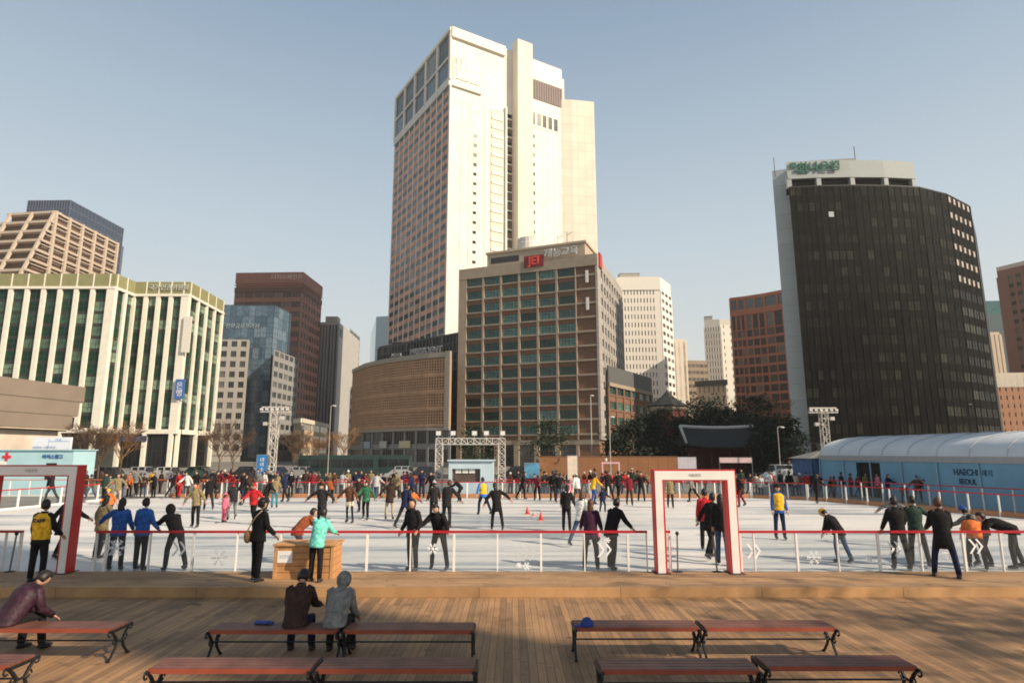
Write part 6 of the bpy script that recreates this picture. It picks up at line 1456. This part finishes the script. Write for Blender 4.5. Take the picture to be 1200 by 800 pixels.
# mid rink
mid = [
 (582, 621, 10, 'skater in long black coat with both arms stretched out in the middle of the ice', dict(top='black', legs='black', long=True, coat=.28, pose=dict(lean=12, aL=(0, 34, 5), aR=(0, 60, 5), lL=(12, 8, 14), lR=(-16, 10, 5)), h=1.68)),
 (566, 603, 30, 'staff skater in yellow and blue left of the long black coat', dict(top='brightblue', legs='navy', vest='yellow', pose='stride', h=1.68)),
 (664, 623, -15, 'girl in black jacket with long hair gliding right of the marker cones', dict(top='black', legs='black', long=True, pose='pocket', h=1.62, scarf='white')),
 (681, 640, -40, 'girl in white jacket with brown hair towing a small child', dict(top='white', legs='denim', hair='brown', long=True, pose='stride2', h=1.62)),
 (693, 634, 20, 'small child in teal jacket and pink trousers beside the white jacket girl', dict(top='teal', legs='pink', pose='stride', h=1.2, child=True)),
 (228, 618, 178, 'skater in grey jacket with both arms held out, facing the camera', dict(top='khaki', legs='black', pose=dict(lean=6, aL=(8, 40, 5), aR=(0, 36, 5), lL=(8, 6, 8), lR=(-6, 8, 8)), h=1.64)),
 (262, 612, -20, 'small child all in pink holding an adult by the hand', dict(top='pink', legs='pink', pose='stand', hat='beanie', hatc='pink', h=1.12, child=True)),
 (272, 609, 40, 'adult in dark jacket and red cap holding the pink child', dict(top='charcoal', legs='grey', hat='cap', hatc='red', pose='bendlow', h=1.62, flip=True)),
 (296, 614, 170, 'person in bright red top and red hat behind the man with the shoulder bag', dict(top='red', legs='black', hat='beanie', hatc='red', pose='stand', h=1.6)),
 (249, 585, -70, 'dark skater striding to the left far back', dict(top='darkbrown', legs='charcoal', pose='stride', h=1.68)),
 (321, 595, 10, 'skater in khaki coat and teal trousers left of centre far back', dict(top='khaki', legs='teal', pose='pocket', h=1.62, scarf='black')),
 (376, 620, 172, 'skater in black jacket with arms spread wide right of the turquoise jacket', dict(top='charcoal', legs='charcoal', hat='beanie', hatc='black', pose='arms', h=1.66)),
 (409, 613, 165, 'skater in dark top and cream white skirt over dark tights', dict(top='brown', legs='black', long=True, skirt=('cream', .26), pose='arms2', h=1.62)),
 (428, 609, 175, 'skater in green top skating next to the cream skirt', dict(top='green', legs='black', long=True, pose='stride', h=1.62)),
 (420, 600, 160, 'skater in brown coat partly hidden behind the cream skirt', dict(top='darkbrown', legs='charcoal', pose='stand', h=1.66)),
 (456, 609, 5, 'skater in dark brown coat with both arms out and bare legs', dict(top='darkbrown', legs='beige', long=True, coat=.24, pose=dict(lean=4, aL=(0, 46, 8), aR=(0, 50, 8), lL=(6, 7, 5), lR=(-6, 8, 5)), h=1.66)),
 (474, 619, -30, 'skater in navy jacket leaning just behind the front pair in black', dict(top='navy', legs='charcoal', pose='stride2', h=1.62)),
 (482, 612, -10, 'child in orange and blue jacket among the skaters behind the front pair', dict(top='orange', legs='maroon', pose='stand', h=1.35, child=True)),
 (508, 612, 15, 'skater in black with pale cap left of the pale haired one', dict(top='charcoal', legs='black', hat='beanie', hatc='palegrey', pose='pocket', h=1.62)),
 (523, 619, -12, 'tall skater in dark coat with light brown hair reaching one arm right', dict(top='charcoal', legs='charcoal', hair='brown', coat=.2, pose=dict(lean=5, aL=(5, 10, 10), aR=(10, 40, 15), lL=(4, 5, 4), lR=(-3, 6, 3)), h=1.74)),
 (494, 584, 175, 'guard in navy uniform standing at the far fence with folded arms', dict(top='navy', legs='navy', hat='cap', hatc='navy', pose=dict(lean=0, aL=(20, 10, 90), aR=(20, 10, 90)), h=1.74)),
 (483, 588, 60, 'skater in navy striding before the navy guard', dict(top='navy', legs='charcoal', pose='stride', h=1.66)),
 (506, 586, 170, 'skater in black near the left foot of the truss arch', dict(top='black', legs='black', pose='stand', h=1.68)),
 (648, 587, 10, 'skater in black left of the one in jeans at the far side', dict(top='black', legs='black', pose='stand', h=1.7)),
 (655, 589, -15, 'skater in black top and blue jeans at the far side', dict(top='black', legs='denim', pose='stand', h=1.64)),
 (677, 588, 30, 'skater in white hat and white top below the cream banner', dict(top='white', legs='brown', hat='beanie', hatc='white', pose='stride', h=1.6)),
 (695, 590, -60, 'skater in yellow jacket and blue trousers below the pink door frame', dict(top='yellow', legs='blue', pose='wobble', h=1.66)),
 (713, 586, 20, 'dark skater with legs apart left under the pink door frame', dict(top='black', legs='black', pose=dict(lean=10, aL=(5, 30, 10), aR=(10, 30, 10), lL=(0, 16, 5), lR=(-6, 18, 5)), h=1.72)),
 (725, 585, -40, 'dark skater striding right under the pink door frame', dict(top='charcoal', legs='black', pose='stride', h=1.7)),
 (738, 592, 178, 'skater in maroon coat left of the right gate', dict(top='maroon', legs='darkbrown', pose='stand', h=1.68)),
 (786, 595, 172, 'skater in khaki coat seen through the right gate far back', dict(top='khaki', legs='charcoal', long=True, coat=.2, pose='stand', h=1.62)),
 (868, 594, 100, 'person in long dark coat just right of the right gate', dict(top='black', legs='maroon', coat=.3, pose='stand', h=1.72)),
 (202, 584, -20, 'skater in black coat left of the red one at the far left', dict(top='black', legs='charcoal', pose='stand', h=1.68)),
 (209, 584, 15, 'skater in bright red jacket and red trousers at the far left', dict(top='red', legs='red', pose='stand', h=1.66)),
 (219, 584, 160, 'skater in white top right of the bright red one', dict(top='white', legs='darkbrown', pose='stand', h=1.64)),
 (229, 583, 170, 'skater in orange skirt at the far left fence', dict(top='black', legs='orange', long=True, skirt=('orange', .4), pose='arms2', h=1.62)),
 (176, 577, 140, 'small person in yellow coat at the far left fence', dict(top='yellow', legs='brown', pose='stand', h=1.5)),
 (158, 580, 178, 'skater in grey jacket with black trousers at the far left fence', dict(top='grey', legs='black', pose='stride', h=1.68)),
 (136, 592, -160, 'skater in khaki coat with dark hair and arms held out at the far left', dict(top='khaki', legs='beige', pose='arms2', h=1.66)),
 (121, 590, 165, 'skater in dark hat and green coat left of the khaki one', dict(top='darkgreen', legs='charcoal', hat='beanie', pose='stand', h=1.68)),
 (128, 608, 170, 'child in orange red jacket behind the long haired brown coat', dict(top='orange', legs='black', hat='helmet', hatc='yellow', pose='stride', h=1.25, child=True)),
 (290, 590, 20, 'skater in dark brown leaning forward above the red hatted person', dict(top='darkbrown', legs='black', pose='stride2', h=1.7)),
 (281, 592, -50, 'skater in black bending behind the red cap adult', dict(top='black', legs='navy', pose='wobble', h=1.68)),
 (302, 581, 170, 'skater in grey brown jacket far left of centre', dict(top='grey', legs='charcoal', pose='stand', h=1.68)),
 (357, 582, -10, 'left one of two dark coated people side by side at the far fence', dict(top='darkbrown', legs='black', coat=.2, pose='stand', h=1.72)),
 (366, 582, 10, 'right one of two dark coated people side by side at the far fence', dict(top='maroon', legs='charcoal', pose='stand', h=1.66)),
 (93, 585, 170, 'skater in pink top beside the left gate far back', dict(top='pink', legs='black', pose='stand', h=1.5)),
 (58, 590, 160, 'skater in black jacket seen far back through the left gate', dict(top='charcoal', legs='black', pose='stride2', h=1.7)),
 (1050, 640, -60, 'skater in grey skating behind the pair at the right rail', dict(top='grey', legs='denim', pose=dict(lean=20, aL=(5, 70, 5), aR=(0, 70, 5), lL=(12, 5, 14), lR=(-16, 6, 5)), h=1.5)),
 (742, 580, 160, 'skater in dark green jacket far back left of the right gate', dict(top='darkgreen', legs='black', pose='stride', h=1.7)),
 (243, 598, 30, 'skater in black hurrying right between grey jacket and pink child', dict(top='black', legs='charcoal', pose='stride', h=1.66)),
 (256, 582, -40, 'skater in maroon jacket far back above the pink child', dict(top='maroon', legs='black', pose='arms2', h=1.64)),
 (270, 580, 150, 'skater in red and black far back above the red cap', dict(top='red', legs='black', pose='wobble', h=1.6)),
 (310, 600, -60, 'skater in black leaning right beside the khaki coat with teal trousers', dict(top='black', legs='charcoal', pose='wobble', h=1.66)),
 (333, 588, 80, 'skater in navy far back right of the khaki coat', dict(top='navy', legs='charcoal', pose='stride2', h=1.66)),
 (340, 583, 170, 'skater in white scarf and black coat far back by the lighting tower', dict(top='black', legs='black', scarf='white', pose='pocket', h=1.64)),
 (387, 590, 40, 'skater in rust top far back right of the wide armed one', dict(top='rust', legs='black', pose='bendlow', h=1.6)),
 (440, 586, -20, 'skater in pale grey top far back left of centre', dict(top='palegrey', legs='denim', pose='stride', h=1.66)),
 (465, 584, 160, 'skater in khaki far back below the curved building', dict(top='khaki', legs='black', pose='wobble', h=1.64)),
 (540, 588, 90, 'small skater in black before the pale blue booth', dict(top='black', legs='black', pose='bendlow', h=1.5)),
 (612, 585, -90, 'skater in charcoal gliding right past the poster board', dict(top='charcoal', legs='black', pose='stride', h=1.66)),
 (630, 586, 150, 'skater in maroon top far back left of the pair in black', dict(top='maroon', legs='black', pose='wobble', h=1.6)),
 (668, 600, 60, 'skater in pale pink top behind the black jacket girl', dict(top='pink', legs='charcoal', pose='stride', h=1.55)),
 (706, 600, -30, 'small child in navy far back right of the yellow jacket', dict(top='navy', legs='navy', pose='wobble', h=1.15, child=True)),
 (752, 588, 170, 'skater in black and red scarf just left of the right gate', dict(top='black', legs='charcoal', scarf='red', pose='arms2', h=1.68)),
 (812, 588, 60, 'skater in grey far back through the right gate', dict(top='grey', legs='black', pose='stride', h=1.64)),
 (958, 590, -60, 'skater in black on the open ice at the right far side', dict(top='black', legs='black', pose='stride', h=1.62)),
 (893, 600, 0, None, None)]
for px, py, fc, lab, kw in mid:
    if kw is None: continue
    kw = dict(kw); rr_ = random.Random(px); kw.setdefault('side', rr_.uniform(-7, 7))
    if kw.get('pose') == 'stand': kw['pose'] = rr_.choice(['walk', 'arms2', 'stride', 'stride2', 'stand'])
    PP(px, py, fc, lab, group=gs, **kw)

# ---------------------------------------------------------------- spectators beyond the fences, zone by zone
tops = ['black', 'charcoal', 'navy', 'darkbrown', 'maroon', 'red', 'grey', 'white', 'khaki', 'pink', 'blue', 'darkgreen', 'rust', 'beige', 'purple', 'orange', 'brown', 'palegrey']
wts = [26, 18, 9, 9, 6, 3, 4, 3, 4, 2, 2, 4, 4, 2, 3, 2, 6, 2]
cname = dict(darkbrown='dark brown', darkgreen='dark green', palegrey='pale grey', brightblue='bright blue', denim='jeans blue')
cn = lambda c: cname.get(c, c)
ordn = ['first', 'second', 'third', 'fourth', 'fifth', 'sixth', 'seventh', 'eighth', 'ninth', 'tenth', 'eleventh', 'twelfth', 'thirteenth', 'fourteenth', 'fifteenth', 'sixteenth', 'seventeenth', 'eighteenth', 'nineteenth', 'twentieth', 'twenty-first', 'twenty-second']
zones = [(100, 240, 14, 43.2, 48.5, 'before the green glass building'), (240, 330, 17, 43.2, 50.0, 'by the left lighting tower'), (332, 420, 13, 43.2, 49, 'before the slab tower'), (420, 510, 13, 43.2, 49, 'before the curved building'),
         (594, 662, 12, 43.2, 50, 'right of the truss arch'), (664, 760, 16, 43.2, 52, 'before the brown hoarding'), (772, 870, 9, 43.4, 54, 'below the palace gate'), (872, 962, 12, 43.8, 50, 'before the dark tower'), (964, 1040, 9, 42, 46, 'before the tent doorway')]
rz = random.Random(42)
for zi, (a, b_, n, y0, y1, where) in enumerate(zones):
    if zi in (1, 4, 5): n += 2
    spots = sorted(a+(b_-a)*(k+rz.uniform(.15, .85))/n for k in range(n))
    for k, px in enumerate(spots):
        Y = rz.uniform(y0, y1); c1 = rz.choices(tops, wts)[0]; c2 = rz.choice(['black', 'charcoal', 'denim', 'navy', 'darkbrown'])
        hat = rz.choice([None, None, None, 'beanie', 'cap']); hc = rz.choice(['black', 'black', 'white', 'navy', 'grey', 'charcoal', 'maroon']); lg = rz.random() < .35
        hh = rz.uniform(1.45, 1.76); x = gz(px, Y)
        lab = '%s person from left beyond fence %s, %s jacket%s' % (ordn[k], where, cn(c1), (', %s hat' % hc) if hat else '')
        person((x, Y, ZG), rz.choice([180, 170, 150, -150, 200, 90, -90, 20, -30]), lab, pose=rz.choice(['stand', 'pocket', 'stand', 'fence', 'walk']), h=hh, top=c1, legs=c2, hat=hat, hatc=hc, long=lg and not hat, skates=False, coat=rz.choice([0, 0, .2]), hair=rz.choice(['black', 'black', 'brown']), group='spectators '+where)
# group carrying something by the tent
for i, (px, c1, lab, pz) in enumerate(((1090, 'brown', 'brown coated person with raised arms before the tent wall', 'arms2'), (1098, 'black', 'black coated person in the middle of the group before the tent wall', 'bendlow'), (1103, 'khaki', 'khaki coated person at the right of the group before the tent wall', 'fence'), (1073, 'maroon', 'person in maroon coat sitting low left of the group before the tent wall', 'sit'))):
    p = G(px, 592, ZG); person((p.x+.9, p.y+2.4, ZG), 150, lab, pose=pz, h=1.6, top=c1, legs='black', hat='beanie' if i == 0 else None, hatc='blue', skates=False, group='group before the tent wall')
finish_skins()
